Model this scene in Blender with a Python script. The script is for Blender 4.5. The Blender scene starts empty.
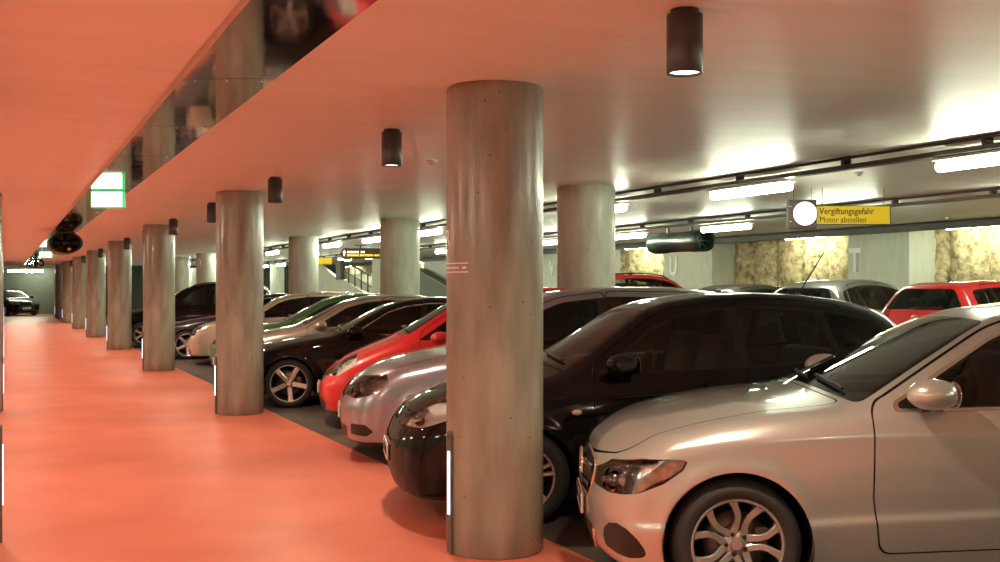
import bpy, math, random
import numpy as np
from mathutils import Vector, Matrix

random.seed(7)
rng = np.random.default_rng(7)
SC = bpy.context.scene
COL = SC.collection

# ------------------------------------------------------------------ camera, world, exposure
F_PX = 1080.0                      # focal length in pixels of the 1000 px wide frame
EYE = 1.56
TILT = 496.0 / F_PX                # the lane vanishes at pixel x = 4
TH = math.atan(TILT)
HC = 2.753                         # ceiling height over the lane
K = 1.115                          # the bays on the right lie higher: floor and ceiling rise towards the second columns
HC2 = EYE + 1.193 * K              # ceiling height over the bays

cam_d = bpy.data.cameras.new('camera')
cam = bpy.data.objects.new('camera', cam_d)
COL.objects.link(cam)
cam.location = (0, 0, EYE)
cam.rotation_euler = (math.pi / 2, 0, 0)
cam_d.sensor_width = 36.0
cam_d.sensor_fit = 'HORIZONTAL'
cam_d.lens = 36.0 * F_PX / 1000.0
cam_d.shift_y = 0.007
cam_d.clip_end = 200
SC.camera = cam

w = bpy.data.worlds.new('world')
SC.world = w
w.use_nodes = True
w.node_tree.nodes['Background'].inputs[0].default_value = (0.9, 0.85, 0.8, 1)
w.node_tree.nodes['Background'].inputs[1].default_value = 0.02

SC.view_settings.view_transform = 'Standard'
SC.view_settings.look = 'None'
SC.view_settings.gamma = 1.0
SC.view_settings.use_curve_mapping = False
SC.view_settings.exposure = 0.04
SC.cycles.use_denoising = True
SC.cycles.max_bounces = 10
SC.cycles.diffuse_bounces = 5
SC.cycles.glossy_bounces = 4
SC.cycles.transparent_max_bounces = 16
SC.cycles.sample_clamp_indirect = 6.0
SC.cycles.use_light_tree = True

DOWN_W = 183.0                      # watts of each lane downlight
TUBE_E = 70.0                       # radiance of the fluorescent tubes
DOWN_C = (1.0, 0.80, 0.58)
TUBE_C = (0.93, 1.0, 0.74)


def at(xq, depth, z=0.0):
    """a point at depth in front of the camera on the lane-parallel line xq"""
    return Vector((xq - TILT * depth, depth, z))


# ------------------------------------------------------------------ materials
MATS = {}


def nodes_of(name):
    m = bpy.data.materials.new(name)
    m.use_nodes = True
    nt = m.node_tree
    return m, nt, nt.nodes['Principled BSDF']


def mat(name, col, rough=0.5, metal=0.0, coat=0.0, coat_rough=0.04, spec=0.5, emit=None, es=0.0,
        noise=0.0, nscale=8.0, bump=0.0, bscale=60.0):
    if name in MATS:
        return MATS[name]
    m, nt, b = nodes_of(name)
    b.inputs['Base Color'].default_value = (*col, 1)
    b.inputs['Roughness'].default_value = rough
    b.inputs['Metallic'].default_value = metal
    b.inputs['Coat Weight'].default_value = coat
    b.inputs['Coat Roughness'].default_value = coat_rough
    b.inputs['Specular IOR Level'].default_value = spec
    if emit:
        b.inputs['Emission Color'].default_value = (*emit, 1)
        b.inputs['Emission Strength'].default_value = es
    if noise or bump:
        tc = nt.nodes.new('ShaderNodeTexCoord')
    if noise:
        n = nt.nodes.new('ShaderNodeTexNoise')
        n.inputs['Scale'].default_value = nscale
        n.inputs['Detail'].default_value = 6
        nt.links.new(tc.outputs['Object'], n.inputs['Vector'])
        r = nt.nodes.new('ShaderNodeValToRGB')
        r.color_ramp.elements[0].position = 0.3
        r.color_ramp.elements[1].position = 0.7
        r.color_ramp.elements[0].color = (*[c * (1 - noise) for c in col], 1)
        r.color_ramp.elements[1].color = (*[min(1, c * (1 + noise)) for c in col], 1)
        nt.links.new(n.outputs['Fac'], r.inputs['Fac'])
        nt.links.new(r.outputs['Color'], b.inputs['Base Color'])
    if bump:
        n2 = nt.nodes.new('ShaderNodeTexNoise')
        n2.inputs['Scale'].default_value = bscale
        n2.inputs['Detail'].default_value = 4
        nt.links.new(tc.outputs['Object'], n2.inputs['Vector'])
        bp = nt.nodes.new('ShaderNodeBump')
        bp.inputs['Strength'].default_value = bump
        bp.inputs['Distance'].default_value = 0.02
        nt.links.new(n2.outputs['Fac'], bp.inputs['Height'])
        nt.links.new(bp.outputs['Normal'], b.inputs['Normal'])
    MATS[name] = m
    return m


def glass(name, tint, refl=1.0, rough=0.0):
    if name in MATS:
        return MATS[name]
    m = bpy.data.materials.new(name)
    m.use_nodes = True
    nt = m.node_tree
    nt.nodes.clear()
    o = nt.nodes.new('ShaderNodeOutputMaterial')
    mx = nt.nodes.new('ShaderNodeMixShader')
    t = nt.nodes.new('ShaderNodeBsdfTransparent')
    t.inputs[0].default_value = (*tint, 1)
    g = nt.nodes.new('ShaderNodeBsdfGlossy')
    g.inputs['Color'].default_value = (refl, refl, refl, 1)
    g.inputs['Roughness'].default_value = rough
    f = nt.nodes.new('ShaderNodeFresnel')
    f.inputs['IOR'].default_value = 1.5
    nt.links.new(f.outputs[0], mx.inputs[0])
    nt.links.new(t.outputs[0], mx.inputs[1])
    nt.links.new(g.outputs[0], mx.inputs[2])
    nt.links.new(mx.outputs[0], o.inputs[0])
    MATS[name] = m
    return m


def paint(name, col, metal=0.55, rough=0.38, coat=1.0):
    return mat(name, col, rough, metal, coat, 0.03)


def concrete(name, c1, c2, rough=0.45, streak=True, holes=True, coat=0.0):
    if name in MATS:
        return MATS[name]
    m, nt, b = nodes_of(name)
    N, L = nt.nodes, nt.links
    tc = N.new('ShaderNodeTexCoord')
    mp = N.new('ShaderNodeMapping')
    mp.inputs['Scale'].default_value = (3, 3, 0.7 if streak else 3)
    L.new(tc.outputs['Object'], mp.inputs[0])
    n = N.new('ShaderNodeTexNoise')
    n.inputs['Scale'].default_value = 2.2
    n.inputs['Detail'].default_value = 9
    n.inputs['Roughness'].default_value = 0.62
    L.new(mp.outputs[0], n.inputs['Vector'])
    r = N.new('ShaderNodeValToRGB')
    r.color_ramp.elements[0].position = 0.3
    r.color_ramp.elements[1].position = 0.72
    r.color_ramp.elements[0].color = (*c1, 1)
    r.color_ramp.elements[1].color = (*c2, 1)
    L.new(n.outputs['Fac'], r.inputs['Fac'])
    out = r.outputs['Color']
    if holes:
        v = N.new('ShaderNodeTexVoronoi')
        v.inputs['Scale'].default_value = 9.0
        L.new(tc.outputs['Object'], v.inputs['Vector'])
        lt = N.new('ShaderNodeMath')
        lt.operation = 'LESS_THAN'
        lt.inputs[1].default_value = 0.055
        L.new(v.outputs['Distance'], lt.inputs[0])
        mx = N.new('ShaderNodeMixRGB')
        mx.inputs[2].default_value = (*[c * 0.3 for c in c1], 1)
        L.new(lt.outputs[0], mx.inputs[0])
        L.new(out, mx.inputs[1])
        out = mx.outputs[0]
    L.new(out, b.inputs['Base Color'])
    b.inputs['Roughness'].default_value = rough
    b.inputs['Coat Weight'].default_value = coat
    b.inputs['Coat Roughness'].default_value = 0.18
    n3 = N.new('ShaderNodeTexNoise')
    n3.inputs['Scale'].default_value = 14
    n3.inputs['Detail'].default_value = 5
    L.new(mp.outputs[0], n3.inputs['Vector'])
    bp = N.new('ShaderNodeBump')
    bp.inputs['Strength'].default_value = 0.25
    bp.inputs['Distance'].default_value = 0.01
    L.new(n3.outputs['Fac'], bp.inputs['Height'])
    L.new(bp.outputs[0], b.inputs['Normal'])
    L.new(bp.outputs[0], b.inputs['Coat Normal'])
    MATS[name] = m
    return m


M_RUB = mat('tyre_rubber', (0.022, 0.020, 0.019), 0.75, bump=0.1, bscale=90)
M_BLK = mat('black_plastic', (0.012, 0.012, 0.012), 0.45)
M_GBL = mat('gloss_black', (0.008, 0.008, 0.008), 0.12)
M_INT = mat('cabin_fabric', (0.02, 0.019, 0.018), 0.9, noise=0.2, nscale=60)
M_CHR = mat('chrome', (0.82, 0.80, 0.78), 0.08, 1.0)
M_ALU = mat('alloy', (0.62, 0.60, 0.57), 0.28, 0.9)
M_DAL = mat('dark_alloy', (0.36, 0.36, 0.34), 0.25, 0.6)
M_DSC = mat('brake_steel', (0.12, 0.085, 0.065), 0.45, 0.8)
M_GLS = glass('car_glass', (0.64, 0.70, 0.66))
M_GLD = glass('dark_car_glass', (0.22, 0.23, 0.22))
M_LEN = glass('clear_lens', (0.93, 0.93, 0.93))
M_PLT = mat('plate_white', (0.75, 0.74, 0.70), 0.4)
M_AMB2 = mat('repeater_lens', (.75, .55, .35), .15, coat=1)
M_RED = mat('tail_lamp_red', (0.35, 0.01, 0.01), 0.15, coat=1)
M_AMB = mat('amber_lens', (0.9, 0.32, 0.02), 0.2, coat=1)
M_STL = mat('galvanised_steel', (0.16, 0.155, 0.15), 0.45, 0.7)
M_DRK = mat('dark_housing', (0.05, 0.048, 0.046), 0.4, 0.2)


# ------------------------------------------------------------------ mesh builder
class MB:
    def __init__(self):
        self.v, self.f, self.m, self.s = [], [], [], []

    def add(self, vs, fs, mi=0, smooth=False):
        o = len(self.v)
        self.v.extend([tuple(p) for p in vs])
        for f in fs:
            self.f.append([i + o for i in f])
            self.m.append(mi)
            self.s.append(smooth)
        return self

    def box(self, c, d, mi=0, rot=0.0, bev=0.0):
        hx, hy, hz = d[0] / 2, d[1] / 2, d[2] / 2
        if bev > 0:
            b = min(bev, hx * .9, hy * .9, hz * .9)
            return self.rbox(c, d, b, mi, rot)
        vs = [(sx * hx, sy * hy, sz * hz) for sx in (-1, 1) for sy in (-1, 1) for sz in (-1, 1)]
        fs = [(0, 1, 3, 2), (4, 6, 7, 5), (0, 4, 5, 1), (2, 3, 7, 6), (0, 2, 6, 4), (1, 5, 7, 3)]
        cr, sr = math.cos(rot), math.sin(rot)
        vs = [(c[0] + x * cr - y * sr, c[1] + x * sr + y * cr, c[2] + z) for x, y, z in vs]
        return self.add(vs, fs, mi)

    def rbox(self, c, d, b, mi=0, rot=0.0, tilt=0.0):
        """rounded box: each corner a small sphere octant of three rings"""
        n = 3
        hx, hy, hz = d[0] / 2 - b, d[1] / 2 - b, d[2] / 2 - b
        lat = [math.pi / 2 * i / n for i in range(-n, n + 1)]
        lat = lat[:n + 1] + lat[n:]
        seg = []
        for q in range(4):
            for i in range(n + 1):
                seg.append((q * math.pi / 2 + math.pi / 2 * i / n, q))
        sx = [1, -1, -1, 1]
        sy = [1, 1, -1, -1]
        vs, fs = [], []
        for k, la in enumerate(lat):
            sz = -1 if k <= n else 1
            for a, q in seg:
                vs.append((sx[q] * hx + b * math.cos(la) * math.cos(a), sy[q] * hy + b * math.cos(la) * math.sin(a),
                           sz * hz + b * math.sin(la)))
        m = len(seg)
        for k in range(len(lat) - 1):
            for i in range(m):
                j = (i + 1) % m
                fs.append((k * m + i, k * m + j, (k + 1) * m + j, (k + 1) * m + i))
        fs.append(tuple(range(m - 1, -1, -1)))
        fs.append(tuple(range((len(lat) - 1) * m, len(lat) * m)))
        ct, st = math.cos(tilt), math.sin(tilt)
        vs = [(x * ct + z * st, y, -x * st + z * ct) for x, y, z in vs]
        cr, sr = math.cos(rot), math.sin(rot)
        vs = [(c[0] + x * cr - y * sr, c[1] + x * sr + y * cr, c[2] + z) for x, y, z in vs]
        return self.add(vs, fs, mi, True)

    def cyl(self, p0, p1, r0, r1=None, n=24, mi=0, caps=True, smooth=True):
        r1 = r0 if r1 is None else r1
        p0, p1 = Vector(p0), Vector(p1)
        d = (p1 - p0).normalized()
        u = d.orthogonal().normalized()
        v = d.cross(u)
        vs, fs = [], []
        for p, r in ((p0, r0), (p1, r1)):
            for i in range(n):
                a = 2 * math.pi * i / n
                vs.append(p + (u * math.cos(a) + v * math.sin(a)) * r)
        for i in range(n):
            j = (i + 1) % n
            fs.append((i, j, n + j, n + i))
        self.add(vs, fs, mi, smooth)
        if caps:
            self.add(vs[:n], [tuple(range(n - 1, -1, -1))], mi)
            self.add(vs[n:], [tuple(range(n))], mi)
        return self

    def tube(self, pts, r, n=8, mi=0, closed=False):
        pts = [Vector(p) for p in pts]
        vs, fs = [], []
        N = len(pts)
        for i, p in enumerate(pts):
            if closed:
                d = (pts[(i + 1) % N] - pts[i - 1]).normalized()
            else:
                d = (pts[min(i + 1, N - 1)] - pts[max(i - 1, 0)]).normalized()
            ref = Vector((0, 0, 1)) if abs(d.z) < 0.95 else Vector((1, 0, 0))
            u = d.cross(ref).normalized()
            v = d.cross(u)
            for k in range(n):
                a = 2 * math.pi * k / n
                vs.append(p + (u * math.cos(a) + v * math.sin(a)) * r)
        for i in range(N if closed else N - 1):
            i2 = (i + 1) % N
            for k in range(n):
                k2 = (k + 1) % n
                fs.append((i * n + k, i * n + k2, i2 * n + k2, i2 * n + k))
        self.add(vs, fs, mi, True)
        if not closed:
            self.add(vs[:n], [tuple(range(n))], mi)
            self.add(vs[-n:], [tuple(range(n - 1, -1, -1))], mi)
        return self

    def lathe_y(self, prof, n=48, mi=0, smooth=True, c=(0, 0, 0)):
        """profile of (r, y) turned about the y axis"""
        vs, fs = [], []
        k = len(prof)
        for i in range(n):
            a = 2 * math.pi * i / n
            for r, y in prof:
                vs.append((c[0] + r * math.cos(a), c[1] + y, c[2] + r * math.sin(a)))
        for i in range(n):
            j = (i + 1) % n
            for q in range(k - 1):
                fs.append((i * k + q, i * k + q + 1, j * k + q + 1, j * k + q))
        return self.add(vs, fs, mi, smooth)

    def ball(self, c, r, n=12, mi=0, sc=(1, 1, 1)):
        vs, fs = [], []
        h = n // 2
        for i in range(h + 1):
            p = math.pi * i / h
            for j in range(n):
                a = 2 * math.pi * j / n
                vs.append((c[0] + r * sc[0] * math.sin(p) * math.cos(a), c[1] + r * sc[1] * math.sin(p) * math.sin(a),
                           c[2] + r * sc[2] * math.cos(p)))
        for i in range(h):
            for j in range(n):
                k = (j + 1) % n
                fs.append((i * n + j, (i + 1) * n + j, (i + 1) * n + k, i * n + k))
        return self.add(vs, fs, mi, True)

    def build(self, name, mats, parent=None):
        me = bpy.data.meshes.new(name)
        me.from_pydata(self.v, [], self.f)
        if not isinstance(mats, (list, tuple)):
            mats = [mats]
        for m in mats:
            me.materials.append(m)
        me.polygons.foreach_set('material_index', self.m)
        me.polygons.foreach_set('use_smooth', self.s)
        me.validate()
        me.update()
        o = bpy.data.objects.new(name, me)
        COL.objects.link(o)
        if parent:
            o.parent = parent
        return o


def tag(o, label=None, cat=None, group=None, kind=None):
    if label:
        o['label'] = label
    if cat:
        o['category'] = cat
    if group:
        o['group'] = group
    if kind:
        o['kind'] = kind
    return o


def empty(name, loc=(0, 0, 0), rz=0.0):
    o = bpy.data.objects.new(name, None)
    COL.objects.link(o)
    o.location = loc
    o.rotation_euler = (0, 0, rz)
    o.empty_display_size = 0.2
    return o


def copy_tree(o, parent=None):
    c = o.copy()
    COL.objects.link(c)
    c.parent = parent
    for ch in list(o.children):
        copy_tree(ch, c)
    return c


def text(name, body, size, m, loc, rot, parent=None, extrude=0.002, ax='CENTER', ay='CENTER', sx=1.0, bold=0.0):
    cu = bpy.data.curves.new(name, 'FONT')
    cu.body = body
    cu.size = size
    cu.extrude = extrude
    cu.offset = bold
    cu.align_x = ax
    cu.align_y = ay
    cu.materials.append(m)
    o = bpy.data.objects.new(name, cu)
    COL.objects.link(o)
    if name != 'tmp':
        bpy.context.view_layer.update()
        me = bpy.data.meshes.new_from_object(o.evaluated_get(bpy.context.evaluated_depsgraph_get()))
        me.name = name
        bpy.data.objects.remove(o)
        bpy.data.curves.remove(cu)
        o = bpy.data.objects.new(name, me)
        COL.objects.link(o)
    o.location = loc
    o.rotation_euler = rot
    o.scale = (sx, 1, 1)
    if parent:
        o.parent = parent
    return o


# ------------------------------------------------------------------ the garage shell
def lane_pt(xq, y, z):
    """xq across (in depth-plane units), y metres along the lane measured from the camera"""
    d = y * math.cos(TH)
    return at(xq, d, z)


M_FLR = None


def floor_material():
    m, nt, b = nodes_of('red_floor_coating')
    N, L = nt.nodes, nt.links
    tc = N.new('ShaderNodeTexCoord')
    n = N.new('ShaderNodeTexNoise')
    n.inputs['Scale'].default_value = 1.3
    n.inputs['Detail'].default_value = 8
    L.new(tc.outputs['Object'], n.inputs['Vector'])
    r = N.new('ShaderNodeValToRGB')
    r.color_ramp.elements[0].position = 0.3
    r.color_ramp.elements[1].position = 0.75
    r.color_ramp.elements[0].color = (0.62, 0.165, 0.104, 1)
    r.color_ramp.elements[1].color = (0.76, 0.235, 0.155, 1)
    L.new(n.outputs['Fac'], r.inputs['Fac'])
    L.new(r.outputs['Color'], b.inputs['Base Color'])
    b.inputs['Roughness'].default_value = 0.34
    n2 = N.new('ShaderNodeTexNoise')
    n2.inputs['Scale'].default_value = 45
    n2.inputs['Detail'].default_value = 5
    L.new(tc.outputs['Object'], n2.inputs['Vector'])
    bp = N.new('ShaderNodeBump')
    bp.inputs['Strength'].default_value = 0.3
    bp.inputs['Distance'].default_value = 0.006
    L.new(n2.outputs['Fac'], bp.inputs['Height'])
    L.new(bp.outputs[0], b.inputs['Normal'])
    return m


Y0, Y1 = -8.0, 74.0
XL, XR = -8.5, 19.7
X_2 = 7.2
X_3 = 12.0
X_EDGE = 3.37
RISE = 0.025
RISE3 = 0.19


def strip(mb, x0, z0, x1, z1, mi, y0=Y0, y1=Y1, n=12):
    for i in range(n):
        a = y0 + (y1 - y0) * i / n
        b = y0 + (y1 - y0) * (i + 1) / n
        mb.add([lane_pt(x0, a, z0), lane_pt(x1, a, z1), lane_pt(x1, b, z1), lane_pt(x0, b, z0)], [(0, 1, 2, 3)], mi)


M_ASP = mat('dark_bay_floor', (0.085, 0.070, 0.058), 0.55, noise=0.35, nscale=1.6, bump=0.25, bscale=70)
fl = MB()
strip(fl, XL, 0, X_EDGE, 0, 0)
strip(fl, X_EDGE, 0, X_2, RISE, 1)
strip(fl, X_2, RISE, X_3, RISE3, 1)
strip(fl, X_3, RISE3, XR + 0.5, RISE3, 1)
SLOPE = RISE / ((X_2 - X_EDGE) * math.cos(TH))


def ground(x, y, clamp=True):
    q = (x + TILT * y - X_EDGE) * math.cos(TH) * SLOPE
    return q

tag(fl.build('floor', [floor_material(), M_ASP]), kind='structure')


def ceiling_material():
    m, nt, b = nodes_of('painted_ceiling')
    N, L = nt.nodes, nt.links
    tc = N.new('ShaderNodeTexCoord')
    mp = N.new('ShaderNodeMapping')
    mp.inputs['Rotation'].default_value = (0, 0, -TH)
    L.new(tc.outputs['Object'], mp.inputs[0])
    mp2 = N.new('ShaderNodeMapping')
    mp2.inputs['Scale'].default_value = (0.35, 3.2, 1)
    L.new(mp.outputs[0], mp2.inputs[0])
    n = N.new('ShaderNodeTexNoise')
    n.inputs['Scale'].default_value = 1.5
    n.inputs['Detail'].default_value = 6
    L.new(mp2.outputs[0], n.inputs['Vector'])
    r = N.new('ShaderNodeValToRGB')
    r.color_ramp.elements[0].position = 0.3
    r.color_ramp.elements[1].position = 0.7
    r.color_ramp.elements[0].color = (0.80, 0.77, 0.70, 1)
    r.color_ramp.elements[1].color = (0.86, 0.83, 0.76, 1)
    L.new(n.outputs['Fac'], r.inputs['Fac'])
    L.new(r.outputs['Color'], b.inputs['Base Color'])
    b.inputs['Roughness'].default_value = 0.42
    # board marks running across the lane
    wv = N.new('ShaderNodeTexNoise')
    wv.inputs['Scale'].default_value = 2.0
    wv.inputs['Detail'].default_value = 3
    L.new(mp2.outputs[0], wv.inputs['Vector'])
    bp = N.new('ShaderNodeBump')
    bp.inputs['Strength'].default_value = 0.22
    bp.inputs['Distance'].default_value = 0.03
    L.new(wv.outputs['Fac'], bp.inputs['Height'])
    L.new(bp.outputs[0], b.inputs['Normal'])
    return m


ce = MB()
for (xa, za), (xb, zb) in (((XL, HC), (2.94, HC)), ((2.94, HC), (X_2, HC2)), ((X_2, HC2), (XR + .5, HC2))):
    strip(ce, xb, zb, xa, za, 0, n=1)
    strip(ce, xa, za + .25, xb, zb + .25, 0, n=1)
tag(ce.build('ceiling', ceiling_material()), kind='structure')

M_WAL = mat('pale_wall_paint', (0.50, 0.50, 0.42), 0.7, noise=0.1, nscale=2)
M_GRY = mat('grey_wall_paint', (0.085, 0.098, 0.078), 0.7, noise=0.12, nscale=2)


def wall_slab(name, x0, y0, x1, y1, z0, z1, m, th=0.2, side=1):
    p, q = lane_pt(x0, y0, 0), lane_pt(x1, y1, 0)
    d = (q - p).normalized()
    nrm = Vector((d.y, -d.x, 0)) * side * th
    vs = []
    for z in (z0, z1):
        for k in (p, q, q + nrm, p + nrm):
            vs.append((k.x, k.y, z))
    mb = MB().add(vs, [(3, 2, 1, 0), (4, 5, 6, 7), (0, 1, 5, 4), (1, 2, 6, 5), (2, 3, 7, 6), (3, 0, 4, 7)])
    return tag(mb.build(name, m), kind='structure')


wall_slab('wall_left', XL, Y0, XL, Y1, 0, HC, M_WAL, side=-1)
wall_slab('wall_back', XL, Y0, XR, Y0, 0, HC2, M_WAL)
wall_slab('wall_end', XL, 71.0, XR, 71.0, 0, HC2, M_GRY, side=-1)


# rough bored-pile wall on the right
def pile_wall():
    m, nt, b = nodes_of('rough_pile_concrete')
    N, L = nt.nodes, nt.links
    tc = N.new('ShaderNodeTexCoord')
    n = N.new('ShaderNodeTexNoise')
    n.inputs['Scale'].default_value = 5.5
    n.inputs['Detail'].default_value = 10
    n.inputs['Roughness'].default_value = 0.7
    L.new(tc.outputs['Object'], n.inputs['Vector'])
    r = N.new('ShaderNodeValToRGB')
    e = r.color_ramp.elements
    e[0].position, e[0].color = 0.36, (0.16, 0.11, 0.05, 1)
    e[1].position, e[1].color = 0.66, (0.62, 0.54, 0.34, 1)
    k = e.new(0.5)
    k.color = (0.42, 0.34, 0.19, 1)
    L.new(n.outputs['Fac'], r.inputs['Fac'])
    L.new(r.outputs['Color'], b.inputs['Base Color'])
    b.inputs['Roughness'].default_value = 0.9
    n2 = N.new('ShaderNodeTexNoise')
    n2.inputs['Scale'].default_value = 16
    n2.inputs['Detail'].default_value = 8
    L.new(tc.outputs['Object'], n2.inputs['Vector'])
    bp = N.new('ShaderNodeBump')
    bp.inputs['Strength'].default_value = 0.8
    bp.inputs['Distance'].default_value = 0.06
    L.new(n2.outputs['Fac'], bp.inputs['Height'])
    L.new(bp.outputs[0], b.inputs['Normal'])
    ys = np.arange(6.0, 70.0, 0.07)
    zs = np.linspace(RISE3 - .05, HC2, 26)
    Yg, Zg = np.meshgrid(ys, zs, indexing='ij')
    pitch = 0.92
    ph = (Yg / pitch) % 1.0 - 0.5
    dep = -np.sqrt(np.maximum(0.47 ** 2 - (ph * pitch) ** 2, 0)) * .62 + 0.22
    dep += 0.035 * np.sin(Yg * 13.1 + 4 * np.sin(Zg * 7)) * np.sin(Zg * 9.3 + Yg * 3) + rng.normal(0, 0.010, Yg.shape)
    vs, fs = [], []
    nz = len(zs)
    ct, st = math.cos(TH), math.sin(TH)
    for i in range(len(ys)):
        for j in range(nz):
            p = lane_pt(XR, ys[i], zs[j])
            vs.append((p.x + ct * dep[i, j], p.y + st * dep[i, j], zs[j]))
    for i in range(len(ys) - 1):
        for j in range(nz - 1):
            fs.append((i * nz + j, i * nz + j + 1, (i + 1) * nz + j + 1, (i + 1) * nz + j))
    mb = MB().add(vs, fs, 0, True)
    o = mb.build('wall_right', m)
    tag(o, kind='structure')


pile_wall()

# ------------------------------------------------------------------ columns
M_COL = concrete('coated_column_concrete', (0.17, 0.152, 0.112), (0.325, 0.295, 0.225), 0.42, coat=0.5)
M_COL2 = concrete('bare_column_concrete', (0.36, 0.37, 0.31), (0.54, 0.55, 0.47), 0.5, coat=0.15)
M_LED = mat('marker_light', (0.8, 0.85, 1), 0.4, emit=(0.70, 0.80, 1.0), es=2.2)
M_WHT = mat('white_marking', (0.95, 0.95, 0.93), 0.5)


def column_mesh(r, n=72, HC=HC):
    mb = MB()
    zs = [0, 0.012] + [0.012 + (HC - .032) * i / 14 for i in range(1, 14)] + [HC - .02, HC]
    rs = [r - .01] + [r] * (len(zs) - 2) + [r - .012]
    vs, fs = [], []
    for z, rr in zip(zs, rs):
        for i in range(n):
            a = 2 * math.pi * i / n
            vs.append((rr * math.cos(a), rr * math.sin(a), z))
    for k in range(len(zs) - 1):
        for i in range(n):
            j = (i + 1) % n
            fs.append((k * n + i, k * n + j, (k + 1) * n + j, (k + 1) * n + i))
    mb.add(vs, fs, 0, True)
    mb.add(vs[-n:], [tuple(range(n))])
    return mb


ORD = ['first', 'second', 'third', 'fourth', 'fifth', 'sixth', 'seventh', 'eighth', 'ninth', 'tenth', 'eleventh',
       'twelfth', 'thirteenth', 'fourteenth', 'fifteenth', 'sixteenth', 'seventeenth', 'eighteenth']
COL_R = 0.29
XC = 2.94
D_INV = 0.00648


def marker(parent, ang, r):
    """recessed vertical light bar on a steel strip, on the lane side of a column"""
    u = Vector((math.cos(ang), math.sin(ang), 0))
    h = MB()
    c = u * (r + .004)
    h.box((c.x, c.y, 0.36), (0.022, 0.052, 0.70), 0, ang)
    h.cyl((c.x - .011 * u.x, c.y - .011 * u.y, 0.70), (c.x + .011 * u.x, c.y + .011 * u.y, 0.70), 0.026, n=20)
    ho = h.build('marker_light_housing', M_STL, parent)
    e = MB()
    c = u * (r + .017)
    e.box((c.x, c.y, 0.42), (0.010, 0.024, 0.37), 0, ang, bev=0.004)
    e.build('light_bar', M_LED, ho)


def lane_columns():
    for k in range(8):
        inv = 0.00599 + k * D_INV
        p = at(XC, F_PX * inv)
        o = column_mesh(COL_R).build('concrete_column', M_COL)
        o.location = p
        o.rotation_euler = (0, 0, 0.7 * k)
        nm = ('thick round concrete column nearest the camera, in front of the black hatchback' if k == 0 else
              '%s round concrete column from the camera along the right edge of the red lane' % ORD[k])
        tag(o, nm, 'column', 'right lane columns', 'thing')
        o.rotation_euler = (0, 0, 0)
        marker(o, math.pi + TH + .07, COL_R)
        if k == 0:
            # letter and small printed band on the left flank
            sub = o
            curved_text(sub)
    for k in range(-1, 8):
        inv = 0.00599 + k * D_INV
        p = at(-0.335, F_PX * inv)
        o = column_mesh(COL_R - .01).build('concrete_column', M_COL)
        o.location = p
        if k >= 1:
            lb = '%s round concrete column along the left edge of the red lane' % ORD[k]
        else:
            lb = 'round concrete column beside the camera on the left lane edge, %s' % ('behind it' if k < 0 else 'ahead of it')
        tag(o, lb, 'column', 'left lane columns', 'thing')
        marker(o, TH, COL_R - .01)
    for i, (px, top) in enumerate([(586, 185), (400, 219), (303.5, 236.5), (206, 253), (181, 257)]):
        s = (288 - top) / (HC2 - EYE)
        dep = F_PX / s + 0.34
        L = (px - 500) / F_PX * dep
        r = (0.385, 0.385, 0.385, 0.36, 0.36)[i]
        o = column_mesh(r, HC=HC2 - RISE).build('concrete_column', M_COL2)
        o.location = (L, dep, RISE)
        if i == 3:
            curved_text(o, r, ('Y', .44, math.atan2(-dep, -L) - .62, EYE + (288 - 262) / (F_PX / dep) - RISE, 'painted_letter'))
        lb = ['grey round column behind the roofs of the black and the red hatchbacks, second row',
              'grey round column left of the nearest one, between the stair rail and the ramp wall',
              'dark grey round column above the pale beige car, left of the yellow panel',
              'dark grey round column just left of the second lane column, far second row',
              'dark grey round column beside the third lane column, farthest of the second row'][i]
        tag(o, lb, 'column', 'second row columns', 'thing')


def wrap_to_column(o, r, ang0, z0):
    """bend a flat text mesh (x along, y up) round a column of radius r"""
    dg = bpy.context.evaluated_depsgraph_get()
    me = bpy.data.meshes.new_from_object(o.evaluated_get(dg))
    for v in me.vertices:
        a = ang0 + v.co.x / r
        rr = r + 0.0015 + v.co.z
        v.co = (rr * math.cos(a), rr * math.sin(a), z0 + v.co.y)
    return me


def curved_text(par, r=COL_R, only=None):
    def put(body, size, ang, z, name, sx=1.0):
        t = text('tmp', body, size, M_WHT, (0, 0, 0), (0, 0, 0), extrude=0.0008)
        bpy.context.view_layer.update()
        me = wrap_to_column(t, r, ang, z)
        cu = t.data
        bpy.data.objects.remove(t)
        bpy.data.curves.remove(cu)
        o = bpy.data.objects.new(name, me)
        me.name = name
        COL.objects.link(o)
        o.parent = par
        return o
    if only:
        put(*only)
        return
    left = math.pi * 1.0
    put('R', 0.145, left + 0.31, EYE + (288 - 240) / 167.0, 'painted_letter')
    m = MB()
    for z in (EYE + (288 - 264) / 167., EYE + (288 - 272.5) / 167.):
        ps = [(r * math.cos(a), r * math.sin(a), z) for a in np.linspace(left + 0.10, left + 1.02, 16)]
        vs, fs = [], []
        for a in np.linspace(left + 0.10, left + 1.02, 16):
            for dz in (-.003, .003):
                vs.append(((r + .0015) * math.cos(a), (r + .0015) * math.sin(a), z + dz))
        for i in range(15):
            fs.append((2 * i, 2 * i + 2, 2 * i + 3, 2 * i + 1))
        m.add(vs, fs)
    # row of tiny illegible stencil marks between the two lines
    zc = EYE + (288 - 268.3) / 167.
    a = left + 0.16
    while a < left + 0.98:
        wd = 0.018 + 0.02 * random.random()
        if not (left + 0.78 < a < left + 0.86):
            vs = [((r + .0015) * math.cos(b), (r + .0015) * math.sin(b), z)
                  for b, z in ((a, zc - .006), (a + wd, zc - .006), (a + wd, zc + .006), (a, zc + .006))]
            m.add(vs, [(0, 1, 2, 3)])
        a += wd + 0.012
    m.build('painted_band', M_WHT, par)


lane_columns()


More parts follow.
